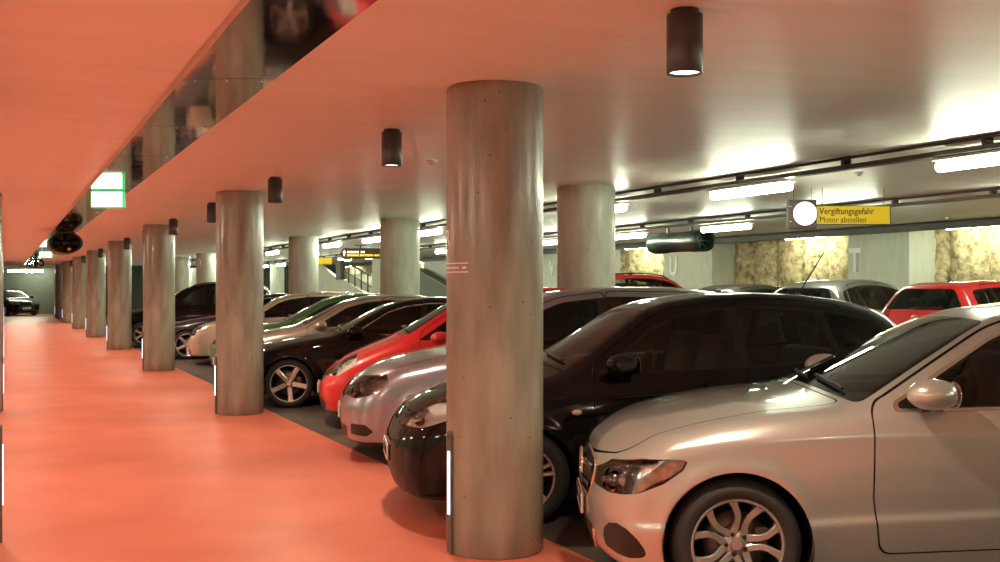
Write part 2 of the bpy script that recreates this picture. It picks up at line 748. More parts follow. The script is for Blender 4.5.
# ------------------------------------------------------------------ downlights along the columns
def downlight(p, label, scale=1.0):
    root = empty('ceiling_downlight', p)
    tag(root, label, 'lamp', 'cylinder downlights along the red lane')
    r, h = 0.077, 0.275
    body = MB()
    n = 40
    prof = [(r - .016, 0.0), (r - .016, -.02), (r, -.022), (r, -h + .002), (r - .002, -h), (r - .006, -h),
            (r - .007, -h + .02), (r - .007, -h + .045)]
    vs, fs = [], []
    k = len(prof)
    for i in range(n):
        a = 2 * math.pi * i / n
        for rr, z in prof:
            vs.append((rr * math.cos(a), rr * math.sin(a), z))
    for i in range(n):
        j = (i + 1) % n
        for q in range(k - 1):
            fs.append((i * k + q, j * k + q, j * k + q + 1, i * k + q + 1))
    body.add(vs, fs, 0, True)
    body.box((0, r + .001, -h * .45), (.006, .004, h * .8), 0)
    b = body.build('lamp_housing', M_DRK, root)
    g = MB()
    g.cyl((0, 0, -h + .012), (0, 0, -h + .02), r - .008, n=32)
    g.build('lamp_diffuser', mat('lamp_glow', (1, 1, 1), 0.5, emit=(1.0, 0.93, 0.82), es=7.0), root)
    ld = bpy.data.lights.new('downlight_beam', 'SPOT')
    ld.energy = DOWN_W
    ld.color = DOWN_C
    ld.spot_size = math.radians(156)
    ld.spot_blend = 0.9
    ld.shadow_soft_size = 0.06
    lo = bpy.data.objects.new('downlight_beam', ld)
    COL.objects.link(lo)
    lo.parent = root
    lo.location = (0, 0, -h - 0.01)
    return root


LAMP0, LSTEP = 0.00429, D_INV / 2
for k in range(-2, 13):
    inv = LAMP0 + k * LSTEP
    dep = F_PX * inv
    if k < 0:
        lb = 'black cylinder downlight on the right lane edge, %s' % ('beside the camera' if k == -1 else 'behind the camera')
    elif k == 0:
        lb = 'black cylinder downlight nearest the camera, right of the big column'
    else:
        lb = '%s black cylinder downlight from the camera along the right lane edge' % ORD[k]
    downlight(at(2.92, dep, HC), lb)
for k in range(-2, 13):
    inv = LAMP0 + k * LSTEP
    dep = F_PX * inv
    lb = 'black cylinder downlight of the left lane edge, number %d from the back wall' % (k + 3)
    lb = '%s black cylinder downlight from the back wall along the left lane edge' % ORD[k + 2]
    downlight(at(-0.335, dep, HC), lb)


# ------------------------------------------------------------------ mirror strip, lit signs, jet fans
def mirror_strip():
    m, nt, b = nodes_of('polished_strip')
    b.inputs['Base Color'].default_value = (0.36, 0.31, 0.27, 1)
    b.inputs['Metallic'].default_value = 1.0
    b.inputs['Roughness'].default_value = 0.06
    b.inputs['Base Color'].default_value = (0.50, 0.44, 0.40, 1)
    tc = nt.nodes.new('ShaderNodeTexCoord')
    n = nt.nodes.new('ShaderNodeTexNoise')
    n.inputs['Scale'].default_value = 1.3
    nt.links.new(tc.outputs['Object'], n.inputs['Vector'])
    bp = nt.nodes.new('ShaderNodeBump')
    bp.inputs['Strength'].default_value = 0.10
    bp.inputs['Distance'].default_value = 0.03
    nt.links.new(n.outputs['Fac'], bp.inputs['Height'])
    nt.links.new(bp.outputs['Normal'], b.inputs['Normal'])
    mb = MB()
    xa, xb = 0.978, 1.484
    z0, z1 = HC - .05, HC - .001
    y = -3.0
    while y < 66:
        y2 = y + 1.9
        p = [lane_pt(xa, y, z0), lane_pt(xb, y, z0), lane_pt(xb, y2 - .01, z0), lane_pt(xa, y2 - .01, z0)]
        q = [Vector((v.x, v.y, z1)) for v in p]
        mb.add(p + q, [(0, 3, 2, 1), (4, 5, 6, 7), (0, 1, 5, 4), (1, 2, 6, 5), (2, 3, 7, 6), (3, 0, 4, 7)])
        for xx in (xa + .08, (xa + xb) / 2, xb - .06):
            q = lane_pt(xx, y + .06, z0)
            mb.ball((q.x, q.y, q.z), 0.008, 8, 1)
        y = y2
    o = mb.build('mirror_strip', [m, M_CHR])
    tag(o, 'long polished metal strip running along the ceiling above the red lane', 'ceiling strip')


mirror_strip()
M_SGW = mat('sign_white', (1, 1, 1), 0.4, emit=(0.80, 1.0, 0.88), es=2.6)
M_SGG = mat('sign_green', (0.01, 0.35, 0.10), 0.4, emit=(0.02, 0.75, 0.22), es=0.9)


def lane_sign(px, top, bot, xq, lb):
    s = (px - 4) / xq
    dep = F_PX / s
    zt, zb = EYE + (288 - top) / s, EYE + (288 - bot) / s
    h = zt - zb
    wd = 0.385
    root = empty('escape_sign', at(xq, dep, zb))
    tag(root, lb, 'sign', 'lit green signs above the lane')
    b = MB()
    b.box((0, 0, h / 2), (wd, 0.07, h), 0, bev=.008)
    b.box((-wd * .32, 0, (h + HC - .05 - zb) / 2), (.02, .02, HC - .05 - zb - h), 0)
    b.box((wd * .32, 0, (h + HC - .05 - zb) / 2), (.02, .02, HC - .05 - zb - h), 0)
    b.build('sign_case', M_SGG, root)
    f = MB()
    f.box((0, -.0365, h / 2), (wd - .03, .004, h - .03), 0)
    f.build('sign_face', M_SGW, root)
    f = MB()
    f.box((0, .0365, h / 2), (wd - .03, .004, h - .03), 0)
    f.build('sign_face', M_SGW, root)
    return root


lane_sign(108, 191, 208, 1.22, 'large lit white sign with green rim hanging below the ceiling strip')
lane_sign(46, 251.5, 258, 1.24, 'small far lit sign with green rim between the two round fans')

M_FAN = mat('dark_green_fan', (0.012, 0.022, 0.017), 0.35, 0.3)


def jet_fan_oval(px, py, wpx, lb, far):
    xq = 1.24
    s = (px - 4) / xq
    dep = F_PX / s
    w_, h_ = 0.64, (0.36 if far else 0.44)
    z = min(EYE + (288 - py) / s, HC - .06 - h_ / 2)
    root = empty('jet_fan', at(xq, dep, z), TH)
    tag(root, lb, 'fan', 'round fans under the ceiling strip')
    n = 40
    c = MB()
    vs, fs = [], []
    ring = [(1.0, 0.0), (1.0, 1.3), (0.86, 1.34), (0.86, 0.3)]
    ring = [(0.80, 0.10), (0.82, 0.02), (0.92, 0.0), (1.0, 0.04), (1.0, 1.26), (0.92, 1.3), (0.82, 1.28), (0.80, 1.2)]
    k = len(ring)
    for i in range(n):
        a = 2 * math.pi * i / n
        for rr, y in ring:
            vs.append((rr * w_ / 2 * math.cos(a), y, rr * h_ / 2 * math.sin(a)))
    for i in range(n):
        j = (i + 1) % n
        for q in range(k):
            fs.append((i * k + q, i * k + (q + 1) % k, j * k + (q + 1) % k, j * k + q))
    c.add(vs, fs, 0, True)
    for sx in (-.16, .16):
        c.box((sx, .3, h_ / 2 + (HC - .055 - z - h_ / 2) / 2 - .02), (.03, .05, HC - .055 - z - h_ / 2 + .04))
        c.box((sx, 1.0, h_ / 2 + (HC - .055 - z - h_ / 2) / 2 - .02), (.03, .05, HC - .055 - z - h_ / 2 + .04))
    c.build('fan_casing', M_FAN, root)
    r = MB()
    dv = [(.81 * w_ / 2 * math.cos(a), .30, .81 * h_ / 2 * math.sin(a)) for a in np.linspace(0, 2 * math.pi, 37)[:-1]]
    if not far:
        r.add(dv + [(x, .34, z_) for x, y, z_ in dv], [tuple(range(36)), tuple(range(71, 35, -1))])
    r.ball((0, .2, 0), .075, 16, 0, (1.2, .7, 1))
    for q in range(6):
        a = q * math.pi / 3 + .3
        a2 = a + .42
        ri, ro = .16, .80
        vs = [(ri * w_ / 2 * math.cos(a), .16, ri * h_ / 2 * math.sin(a)), (ro * w_ / 2 * math.cos(a), .16, ro * h_ / 2 * math.sin(a)),
              (ro * w_ / 2 * math.cos(a2), .26, ro * h_ / 2 * math.sin(a2)), (ri * w_ / 2 * math.cos(a2), .24, ri * h_ / 2 * math.sin(a2))]
        vs += [(x, y + .012, z_) for x, y, z_ in vs]
        r.add(vs, [(0, 1, 2, 3), (7, 6, 5, 4), (0, 4, 5, 1), (1, 5, 6, 2), (2, 6, 7, 3), (3, 7, 4, 0)])
    r.build('fan_rotor', M_FAN, root)
    bl = MB()
    bl.ball((.06, -.0, -h_ * .30), .03, 10, 0, (1.3, .4, 1))
    bl.build('indicator_lamp', M_AMB, root)


jet_fan_oval(66, 242.5, 33, 'large dark oval fan hanging under the ceiling strip over the lane', False)
jet_fan_oval(36, 263, 18, 'small far dark fan under the ceiling strip near the end wall', True)


def tube_fan():
    xq = 12.6 * K
    s0, s1 = (655 - 4) / xq, (706 - 4) / xq
    y0, y1 = F_PX / s1 / math.cos(TH), F_PX / s0 / math.cos(TH)
    ln = y1 - y0
    z = EYE + (288 - 242) / ((s0 + s1) / 2)
    root = empty('tube_fan', lane_pt(xq, y0, z), TH)
    tag(root, 'long dark green tube fan hanging in front of the pier with the letter U', 'fan')
    R = .225
    m = MB()
    m.lathe_y([(R * .80, .12), (R * .84, .0), (R * .95, -.03), (R, .03), (R, .45), (R * .93, .47), (R * .93, ln - .47), (R, ln - .45), (R, ln - .03), (R * .95, ln + .03),
               (R * .84, ln), (R * .8, ln - .12)], 40)
    m.build('fan_casing', M_FAN, root)
    b = MB()
    for y in (.5, ln - .5):
        b.box((0, y, (HC2 - z) / 2 + R * .45), (.05, .04, HC2 - z - R * .9))
    b.build('hanger', M_STL, root)
    r = MB()
    r.ball((0, .2, 0), .06, 14)
    for q in range(8):
        a = q * math.pi / 4
        r.cyl((0, .2, 0), (R * .8 * math.cos(a), .2, R * .8 * math.sin(a)), .012, n=6)
    r.build('fan_guard', M_DRK, root)


tube_fan()


# ------------------------------------------------------------------ trays and fluorescent lights
M_TUB = mat('fluorescent_tube', (1, 1, 1), 0.4, emit=TUBE_C, es=TUBE_E)
M_TRY = mat('cable_tray_steel', (0.085, 0.08, 0.072), 0.5, 0.5)


def tray(xq, y0, y1, drop, lb, tall=.045):
    root = empty('cable_tray', lane_pt(xq, y0, HC2), TH)
    tag(root, lb, 'cable tray', 'cable trays under the ceiling')
    ln = y1 - y0
    t = MB()
    for sx in (-.05, .05):
        t.box((sx, ln / 2, -drop), (.006, ln, tall))
    t.box((0, ln / 2, -drop - tall / 2 + .002), (.10, ln, .004))
    t.build('tray_channel', M_TRY, root)
    h = MB()
    h.box((0, 0, -drop / 2), (.09, .05, max(.02, drop - .03)))
    h.box((0, 0, -.004), (.14, .09, .008))
    h0 = h.build('hanger', M_TRY, root)
    y = .4
    h0.location = (0, y, 0)
    while y < ln - 1.7:
        y += 1.75
        c = h0.copy()
        COL.objects.link(c)
        c.location = (0, y, 0)
    for a, rad in (((-.10, -.02), .016), ((.02, -drop + .012), .018)):
        c = MB()
        c.cyl((a[0], 0, a[1]), (a[0], ln, a[1]), rad, n=8)
        c.build('cable', M_DRK, root)


tray(7.72 * K, -7.5, 66, 0.10, 'nearer dark cable tray crossing above the parked cars')
tray(11.87 * K, 5.0, 68, 0.10, 'second dark cable tray, beyond the yellow warning sign')
tray(16.75 * K, 9.0, 68, 0.085, 'dark cable tray along the top of the rough pile wall', .16)


M_TUBL = mat('left_fill_tube', (1, 1, 1), 0.4, emit=(1.0, .88, .66), es=TUBE_E * 1.25)  # warm emission for the unseen fill tubes added on the left


def fluoro(p, lb, ln=1.47, m=None):
    root = empty('fluorescent_light', p, TH)
    tag(root, lb, 'ceiling light', 'fluorescent lights of the parking bays')
    a = MB()
    a.box((0, 0, .056), (.19, ln * .98, .020), 0, bev=.008)
    a.box((0, -ln * .3, .075), (.03, .03, .05))
    a.box((0, ln * .3, .075), (.03, .03, .05))
    a.build('light_housing', mat('fixture_white', (.7, .7, .66), .4), root)
    t = MB()
    R = .052
    pr = [(0.002, -ln / 2), (R * .6, -ln / 2 + .006), (R, -ln / 2 + .03), (R, ln / 2 - .03), (R * .6, ln / 2 - .006), (.002, ln / 2)]
    t.lathe_y(pr, 16)
    t.build('light_tube', m or M_TUB, root)


zt = EYE + 1.012 * K
for k, dep in enumerate((-5.4, -2.8, -.2, 2.7)):
    fluoro(at(7.80 * K, dep * K, zt), '%s tube light from the back wall on the nearer cable tray, outside the picture' % ORD[k])
for k, dep in enumerate([5.56, 8.43, 11.3, 14.17, 17.04, 19.9, 22.8, 25.7, 28.5, 31.4, 34.3, 37.2, 40, 42.9, 46, 49, 52, 55]):
    fluoro(at(7.80 * K, dep * K, zt), '%s bright tube light from the camera on the nearer cable tray' % ORD[k])
zt = EYE + 1.0 * K
for k, dep in enumerate([12.3, 15.55, 18.04, 20.9, 23.8, 26.7, 29.5, 32.4, 35.3, 38.2, 41, 44, 47, 50, 53]):
    fluoro(at(12.05 * K, dep * K, zt), '%s bright tube light from the camera on the second cable tray' % ORD[k])
for k, dep in enumerate([18.6, 21.2, 25.7, 32.5, 41.4, 50, 55, 60]):
    fluoro(at(17.10 * K, dep, HC2 - .102), '%s bright tube light from the camera along the rough pile wall' % ORD[k])
for k, dep in enumerate([-6.0, -2.0, 2.0, 6.0, 12, 18, 26, 36]):  # out of view, added as fill light for the lane side and the cars
    fluoro(at(-5.6, dep, HC - .12), '%s added fill tube light over the left bays, outside the picture' % ORD[k], m=M_TUBL)


# ceiling sensors
def sensor(p, lb, r=.05):
    m = MB()
    m.cyl((0, 0, 0), (0, 0, -.022), r, r * .95, 20)
    m.ball((0, 0, -.026), r * .62, 14, 0, (1, 1, .7))
    o = m.build('smoke_detector', mat('detector_white', (.62, .6, .55), .4))
    o.location = p
    tag(o, lb, 'smoke detector', 'smoke detectors')


def sens_px(px, py, lb, drop=0.0):
    h = HC if px < 600 else HC2
    s = (288 - py) / (h - EYE - drop)
    dep = F_PX / s
    sensor(((px - 500) / s, dep, h - drop), lb)


sens_px(432, 160, 'small smoke detector on the ceiling left of the nearest column')
sens_px(859, 172, 'smoke detector beside the nearer tray, above the yellow warning sign', .06)
sens_px(948, 217, 'smoke detector on the ceiling above the red hatchback seen from behind')


# ------------------------------------------------------------------ signs
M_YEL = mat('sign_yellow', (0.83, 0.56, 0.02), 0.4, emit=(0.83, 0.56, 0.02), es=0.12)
M_TXB = mat('sign_text_black', (0.02, 0.018, 0.01), 0.5)


def warning_sign():
    s = 84.0 / K
    dep = F_PX / s
    xc = (851.5 - 500) / s
    zc = EYE + (288 - 215) / s
    root = empty('warning_sign', (xc, dep, zc), 0.03)
    tag(root, 'yellow warning sign with a round white lamp hanging from the ceiling', 'sign')

    def X(px):
        return (px - 851.5) / s

    def Z(py):
        return (215 - py) / s
    p = MB()
    p.box((X(852.5), 0, Z(215.2)), (75 / s, .05, 18.5 / s), 0, bev=.006)
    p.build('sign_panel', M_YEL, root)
    fr = MB()
    for zz in (Z(206), Z(224.5)):
        fr.box((X(852.5), 0, zz), (76 / s, .056, .010))
    fr.box((X(890), 0, Z(215.2)), (.010, .056, 18.5 / s))
    fr.build('sign_frame', M_DRK, root)
    b = MB()
    b.box((X(801), 0, Z(214.5)), (28 / s, .12, 29 / s), 0, bev=.01)
    lb = b.build('lamp_box', mat('lamp_box_grey', (.09, .085, .08), .5), root)
    for q in (-1, 1):
        b2 = MB()
        b2.ball((X(789), -.062, Z(214.5) + q * .1), .012, 8)
        b2.build('screw', M_CHR, lb)
    l = MB()
    l.cyl((X(803), -.058, Z(214)), (X(803), -.074, Z(214)), 11.8 / s, n=48, smooth=False)
    l.build('signal_lamp', mat('signal_white', (1, .98, .95), .4, emit=(1, .97, .93), es=1.05), lb)
    rg = MB()
    rg.tube([(X(803) + 12.3 / s * math.cos(a), -.064, Z(214) + 12.3 / s * math.sin(a)) for a in np.linspace(0, 2 * math.pi, 41)[:-1]], .008, 6, closed=True)
    rg.build('lamp_rim', M_RED, lb)
    text('sign_lettering', 'Vergiftungsgefahr', .116, M_TXB, (X(818.5), -.0265, Z(214.2)), (math.pi / 2, 0, 0), root, .0005, 'LEFT', 'BOTTOM_BASELINE', .90, .0012)
    text('sign_lettering', 'Motor abstellen', .112, M_TXB, (X(818.5), -.0265, Z(222.6)), (math.pi / 2, 0, 0), root, .0005, 'LEFT', 'BOTTOM_BASELINE', .87)
    wv = MB()
    for px in (793, 811, 822, 884):
        zt_ = HC2 - zc
        wv.cyl((X(px), 0, Z(206)), (X(px), 0, zt_), .004, n=6)
    wv.build('hanging_wire', M_STL, root)


warning_sign()

# ------------------------------------------------------------------ piers with letters, stair wall, far panels
M_PIE = concrete('pier_concrete', (0.56, 0.58, 0.49), (0.68, 0.70, 0.60), 0.6, holes=False)


def pier(px0, px1, xq, letter, lpx, lpy, lsize, lb):
    lsize *= K
    HC = HC2 - .002
    s0, s1 = (px0 - 4) / xq, (px1 - 4) / xq
    ya, yb = F_PX / s1 / math.cos(TH), F_PX / s0 / math.cos(TH)
    root = empty('wall_pier', lane_pt(xq, (ya + yb) / 2, RISE3), TH)
    tag(root, lb, 'pier', 'concrete piers in the pile wall', 'thing')
    m = MB()
    m.box((.45, 0, (HC - RISE3) / 2), (.9, yb - ya, HC - RISE3), 0, bev=.01)
    m.build('pier_block', M_PIE, root)
    s = (lpx - 4) / xq
    yl = F_PX / s / math.cos(TH) - (ya + yb) / 2
    z = EYE + (288 - lpy) / s - RISE3
    if letter != ' ':
        text('pier_letter', letter, lsize, M_WHT, (-.004, yl, z), (math.pi / 2, 0, -math.pi / 2), root, .035, sx=.8, bold=.022)


pier(848, 909, 16.9 * K, 'T', 856, 261.5, .64, 'broad grey concrete pier bearing the white letter T')
pier(664, 712, 16.9 * K, 'U', 674, 267, .66, 'grey concrete pier bearing the white letter U behind the tube fan')
pier(520, 600, 16.9 * K, 'V', 552.5, 269, .64, 'grey concrete pier bearing the white letter V right of the nearest column')
pier(424, 470, 16.9 * K, ' ', 445, 269, .5, 'pale concrete pier at the foot of the ramp wall')


# ------------------------------------------------------------------ stair flight, ramp wall and the dark direction sign
def stair():
    xq = 11.6 * K
    M_ST = mat('stair_render', (0.50, 0.50, 0.42), 0.7, noise=0.08, nscale=3)

    def P(px, py, off=0.0):
        sc_ = (px - 4) / xq
        d = F_PX / sc_
        q = at(xq, d, EYE + (288 - py) / sc_)
        return Vector((q.x + off * math.cos(TH), q.y + off * math.sin(TH), q.z))
    root = empty('stair_flight', P(357, 335))
    o = root.location.copy()
    tag(root, 'pale stair flight with dark railing left of the grey second row column', 'stairs', None, 'thing')
    w_ = MB()

    def slab(poly, a, b):
        n = len(poly)
        vs = [P(x, y, a) - o for x, y in poly] + [P(x, y, b) - o for x, y in poly]
        fs = [tuple(range(n)), tuple(range(2 * n - 1, n - 1, -1))]
        for i in range(n):
            j = (i + 1) % n
            fs.append((i, n + i, n + j, j))
        return vs, fs
    w_.add(*slab([(316, 262), (338, 279), (344, 281), (386, 305), (386, 331), (316, 331)], 0.0, 0.15))
    w_.add(*slab([(338, 279), (344, 281), (386, 305), (386, 331), (338, 331)], 0.15, 1.3))
    w_.build('flight_wall', M_ST, root)
    st = MB()
    for i in range(9):
        x0 = 342 + i * 4.6
        st.add(*slab([(x0, 274 + i * 2.6), (x0 + 4.6, 274 + i * 2.6), (x0 + 4.6, 282 + i * 2.6), (x0, 280 + i * 2.6)], .2, 1.25))
    st.build('stair_treads', M_ST, root)
    n = MB()
    n.add(*slab([(337, 261), (341.5, 260), (341.5, 279), (337, 280)], -.05, .15))
    n.build('newel_panel', mat('newel_brown', (.13, .11, .085), .6), root)
    r = MB()

    def bar(a, b, rad):
        r.cyl(P(*a, .05) - o, P(*b, .05) - o, rad, n=8)
    bar((341.5, 260.5), (369, 275.5), .03)
    bar((341.5, 270), (370, 287), .018)
    for x, y in ((342, 261), (347.5, 264), (353.7, 267.5), (360, 271), (366.5, 274.5)):
        bar((x, y), (x, y + 19), .026)
    r.build('railing', mat('railing_dark', (.025, .03, .022), .4, .4), root)
    up_ = MB()
    up_.add(*slab([(345, 259.5), (351, 259.5), (370, 271), (370, 275)], 1.3, 1.45))
    up_.build('upper_stringer', M_ST, root)


stair()


def far_walls():
    # pale wall pieces in the distance
    def block(pxa, pxb, xq, top, th, m, nm, lb):
        ya = F_PX / ((pxb - 4) / xq) / math.cos(TH)
        yb = F_PX / ((pxa - 4) / xq) / math.cos(TH)
        root = empty(nm, lane_pt(xq, (ya + yb) / 2, RISE3), TH)
        b = MB()
        b.box((th / 2, 0, (top - RISE3) / 2), (th, yb - ya, top - RISE3), bev=.01)
        b.build('wall_block', m, root)
        tag(root, lb, 'wall pier', None, 'thing')
    block(372, 381, 11.4 * K, HC2 - .003, .17, mat('pale_render', (.5, .52, .42), .7), 'wall_pier', 'pale narrow pier at the lower end of the stair flight')
    block(187, 197, 9.4, 2.55, .4, mat('bright_render', (.62, .64, .56), .6), 'wall_pier', 'bright wall piece glowing between the third and second lane columns')
    block(270, 277, 14.6, HC2 - .003, .4, M_PIE, 'wall_pier', 'narrow pale pier left of the dark grey second row column')
    # ramp wall right of the second row column
    xq = 16.3 * K

    def P(px, py, off=0.0):
        sc_ = (px - 4) / xq
        q = at(xq, F_PX / sc_, EYE + (288 - py) / sc_)
        return Vector((q.x + off * math.cos(TH), q.y + off * math.sin(TH), q.z))
    root = empty('ramp_wall', P(435, 300))
    tag(root, 'sloping grey ramp parapet seen just left of the nearest column', 'ramp', None, 'thing')
    o = root.location.copy()
    poly = [(405, 264), (418, 271), (456, 293), (456, 335), (405, 335)]
    vs = [P(x, y) - o for x, y in poly] + [P(x, y, .5) - o for x, y in poly]
    n = len(poly)
    fs = [tuple(range(n)), tuple(range(2 * n - 1, n - 1, -1))] + [(i, n + i, n + (i + 1) % n, (i + 1) % n) for i in range(n)]
    MB().add(vs, fs).build('parapet', mat('ramp_grey', (.16, .165, .13), .7), root)
    r = MB()
    r.cyl(P(418, 269.5, -.05) - o, P(456, 291.5, -.05) - o, .035, n=8)
    r.build('handrail', mat('railing_pale', (.3, .3, .25), .5), root)


far_walls()


def dark_sign():
    s = 36.0 / K
    dep = F_PX / s
    root = empty('direction_sign', ((361 - 500) / s, dep, EYE + (288 - 254) / s), 0.0)
    tag(root, 'dark hanging direction sign with white arrow and yellow lettering above the stair flight', 'sign')

    def X(px):
        return (px - 361) / s

    def Z(py):
        return (254 - py) / s
    b = MB()
    b.box((X(362.5), 0, Z(253.5)), (39 / s, .08, 10.5 / s), 0, bev=.01)
    b.cyl((X(347), -.042, Z(254)), (X(347), .042, Z(254)), 6.3 / s, n=32)
    b.build('sign_panel', mat('sign_brown', (.05, .018, .01), .5), root)
    M_W = mat('sign_lit_white', (1, 1, .9), .4, emit=(1, .97, .85), es=.9)
    M_Y = mat('sign_lit_yellow', (1, .7, .05), .4, emit=(1, .68, .03), es=.8)
    a = MB()
    x0 = X(344.5)
    a.add([(x0 - .055, -.046, Z(253)), (x0 + .055, -.046, Z(253)), (x0, -.046, Z(250)),
           (x0 - .02, -.046, Z(253)), (x0 + .02, -.046, Z(253)), (x0 + .02, -.046, Z(256)), (x0 - .02, -.046, Z(256))],
          [(0, 1, 2), (3, 6, 5, 4)])
    a.build('arrow', M_W, root)
    for nm, xs, yy, m_, h in (('white_marks', [(347.5, 359.5), (361, 365.5)], 252.1, M_W, 2.4), ('yellow_marks', [(347.5, 358.5), (360, 373), (374.5, 380)], 255.3, M_Y, 2.2)):
        rr = random.Random(3)
        for xa, xb in xs:
            t = MB()
            x = xa
            while x < xb - .5:
                wd = .7 + .5 * rr.random()
                hh = h * (.75 + .3 * rr.random())
                t.box((X(x + wd / 2), -.043, Z(yy)), (wd / s, .006, hh / s))
                x += wd + .35
            t.build(nm, m_, root)
    c = MB()
    c.box((X(360.5), 0, Z(245)), (12 / s, .05, 1.3 / s))
    c.cyl((X(360.5), 0, Z(245)), (X(360.5), 0, Z(248.6)), .02, n=8)
    c.cyl((X(360.5), 0, Z(245)), (X(360.5), 0, HC2 - root.location.z), .02, n=8)
    c.build('hanger', M_DRK, root)


dark_sign()


def small_yellow():
    s = 31.0 / K
    root = empty('yellow_panel', ((325 - 500) / s, F_PX / s, EYE + (288 - 261) / s))
    tag(root, 'small plain yellow panel hanging right of the dark grey second row column', 'sign')
    b = MB()
    b.box((0, 0, 0), (13.5 / s, .04, 6.6 / s), bev=.006)
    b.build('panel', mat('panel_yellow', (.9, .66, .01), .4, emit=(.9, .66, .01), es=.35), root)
    c = MB()
    for dx in (-.15, .15):
        c.cyl((dx, 0, 3 / s), (dx, 0, HC2 - root.location.z), .008, n=6)
    c.build('hanging_wire', M_STL, root)


small_yellow()

# lit end of the lane: white portal in front of the green-grey end wall
M_POR = mat('portal_white', (.72, .70, .62), .6)


def portal():
    y = 56.2 / math.cos(TH)
    xa, xb = -0.15, 2.62
    mb = MB()
    for x0, x1, z0, z1 in ((-3.4, xa, 0, HC), (xb, 3.35, 0, HC), (xa, xb, HC - .13, HC)):
        p, q = lane_pt(x0, y, 0), lane_pt(x1, y, 0)
        vs = []
        d = Vector((-math.sin(TH), math.cos(TH), 0)) * .35
        # the portal faces the lane squarely
        ex = Vector((math.cos(TH), math.sin(TH), 0))
        p = lane_pt(x0, y, 0)
        q = p + ex * ((x1 - x0) * math.cos(TH))
        for z in (z0, z1):
            for k in (p, q, q + d, p + d):
                vs.append((k.x, k.y, z))
        mb.add(vs, [(3, 2, 1, 0), (4, 5, 6, 7), (0, 1, 5, 4), (1, 2, 6, 5), (2, 3, 7, 6), (3, 0, 4, 7)])
    tag(mb.build('trim_1', M_POR), kind='structure')
    root = empty('fluorescent_light', at(1.25, 63.2, EYE + .99), TH + math.pi / 2)
    tag(root, 'long tube light across the end wall above the dark parked car', 'ceiling light', 'end wall light')
    t = MB()
    t.lathe_y([(.002, -.95), (.07, -.93), (.07, .93), (.002, .95)], 16)
    t.build('light_tube', M_TUB, root)
    h = MB()
    h.box((0, 0, .09), (.09, 1.7, .05), bev=.01)
    h.box((0, 0, .14), (.04, .1, .06))
    h.build('light_housing', MATS['fixture_white'], root)


portal()


# ================================================================== cars
def blurred(pts, sig):
    pts = sorted(pts)
    xs = np.array([p[0] for p in pts], float)
    ys = np.array([p[1] for p in pts], float)
    q = np.arange(xs[0] - .4, xs[-1] + .4, .005)
    v = np.interp(q, xs, ys)
    # keep the end slopes so that blurring does not bend the ends
    sl0 = (ys[1] - ys[0]) / (xs[1] - xs[0])
    sl1 = (ys[-1] - ys[-2]) / (xs[-1] - xs[-2])
    v = np.where(q < xs[0], ys[0] + sl0 * (q - xs[0]), v)
    v = np.where(q > xs[-1], ys[-1] + sl1 * (q - xs[-1]), v)
    if sig > 0:
        k = np.exp(-0.5 * (np.arange(-3 * sig, 3 * sig + .001, .005) / sig) ** 2)
        k /= k.sum()
        pad = len(k) // 2
        vp = np.concatenate([v[0] + (v[1] - v[0]) * np.arange(-pad, 0), v, v[-1] + (v[-1] - v[-2]) * np.arange(1, pad + 1)])
        v = np.convolve(vp, k, 'valid')[:len(q)]
    return lambda t: np.interp(t, q, v)


def smax(a, b, k):
    h = np.maximum(k - np.abs(a - b), 0)
    return np.maximum(a, b) + h * h / (4 * k)


def splus(t, k=.025):
    return k * np.logaddexp(0, t / k)


def polysd(px, pz, poly):
    """signed distance to a polygon, negative inside"""
    d = np.full(np.shape(px), 1e9)
    inside = np.zeros(np.shape(px), bool)
    n = len(poly)
    for i in range(n):
        ax, az = poly[i]
        bx, bz = poly[(i + 1) % n]
        ex, ez = bx - ax, bz - az
        t = np.clip(((px - ax) * ex + (pz - az) * ez) / (ex * ex + ez * ez + 1e-12), 0, 1)
        d = np.minimum(d, np.hypot(px - ax - t * ex, pz - az - t * ez))
        if abs(ez) > 1e-9:
            c = ((az > pz) != (bz > pz)) & (px < ex * (pz - az) / ez + ax)
            inside ^= c
    return np.where(inside, -d, d)


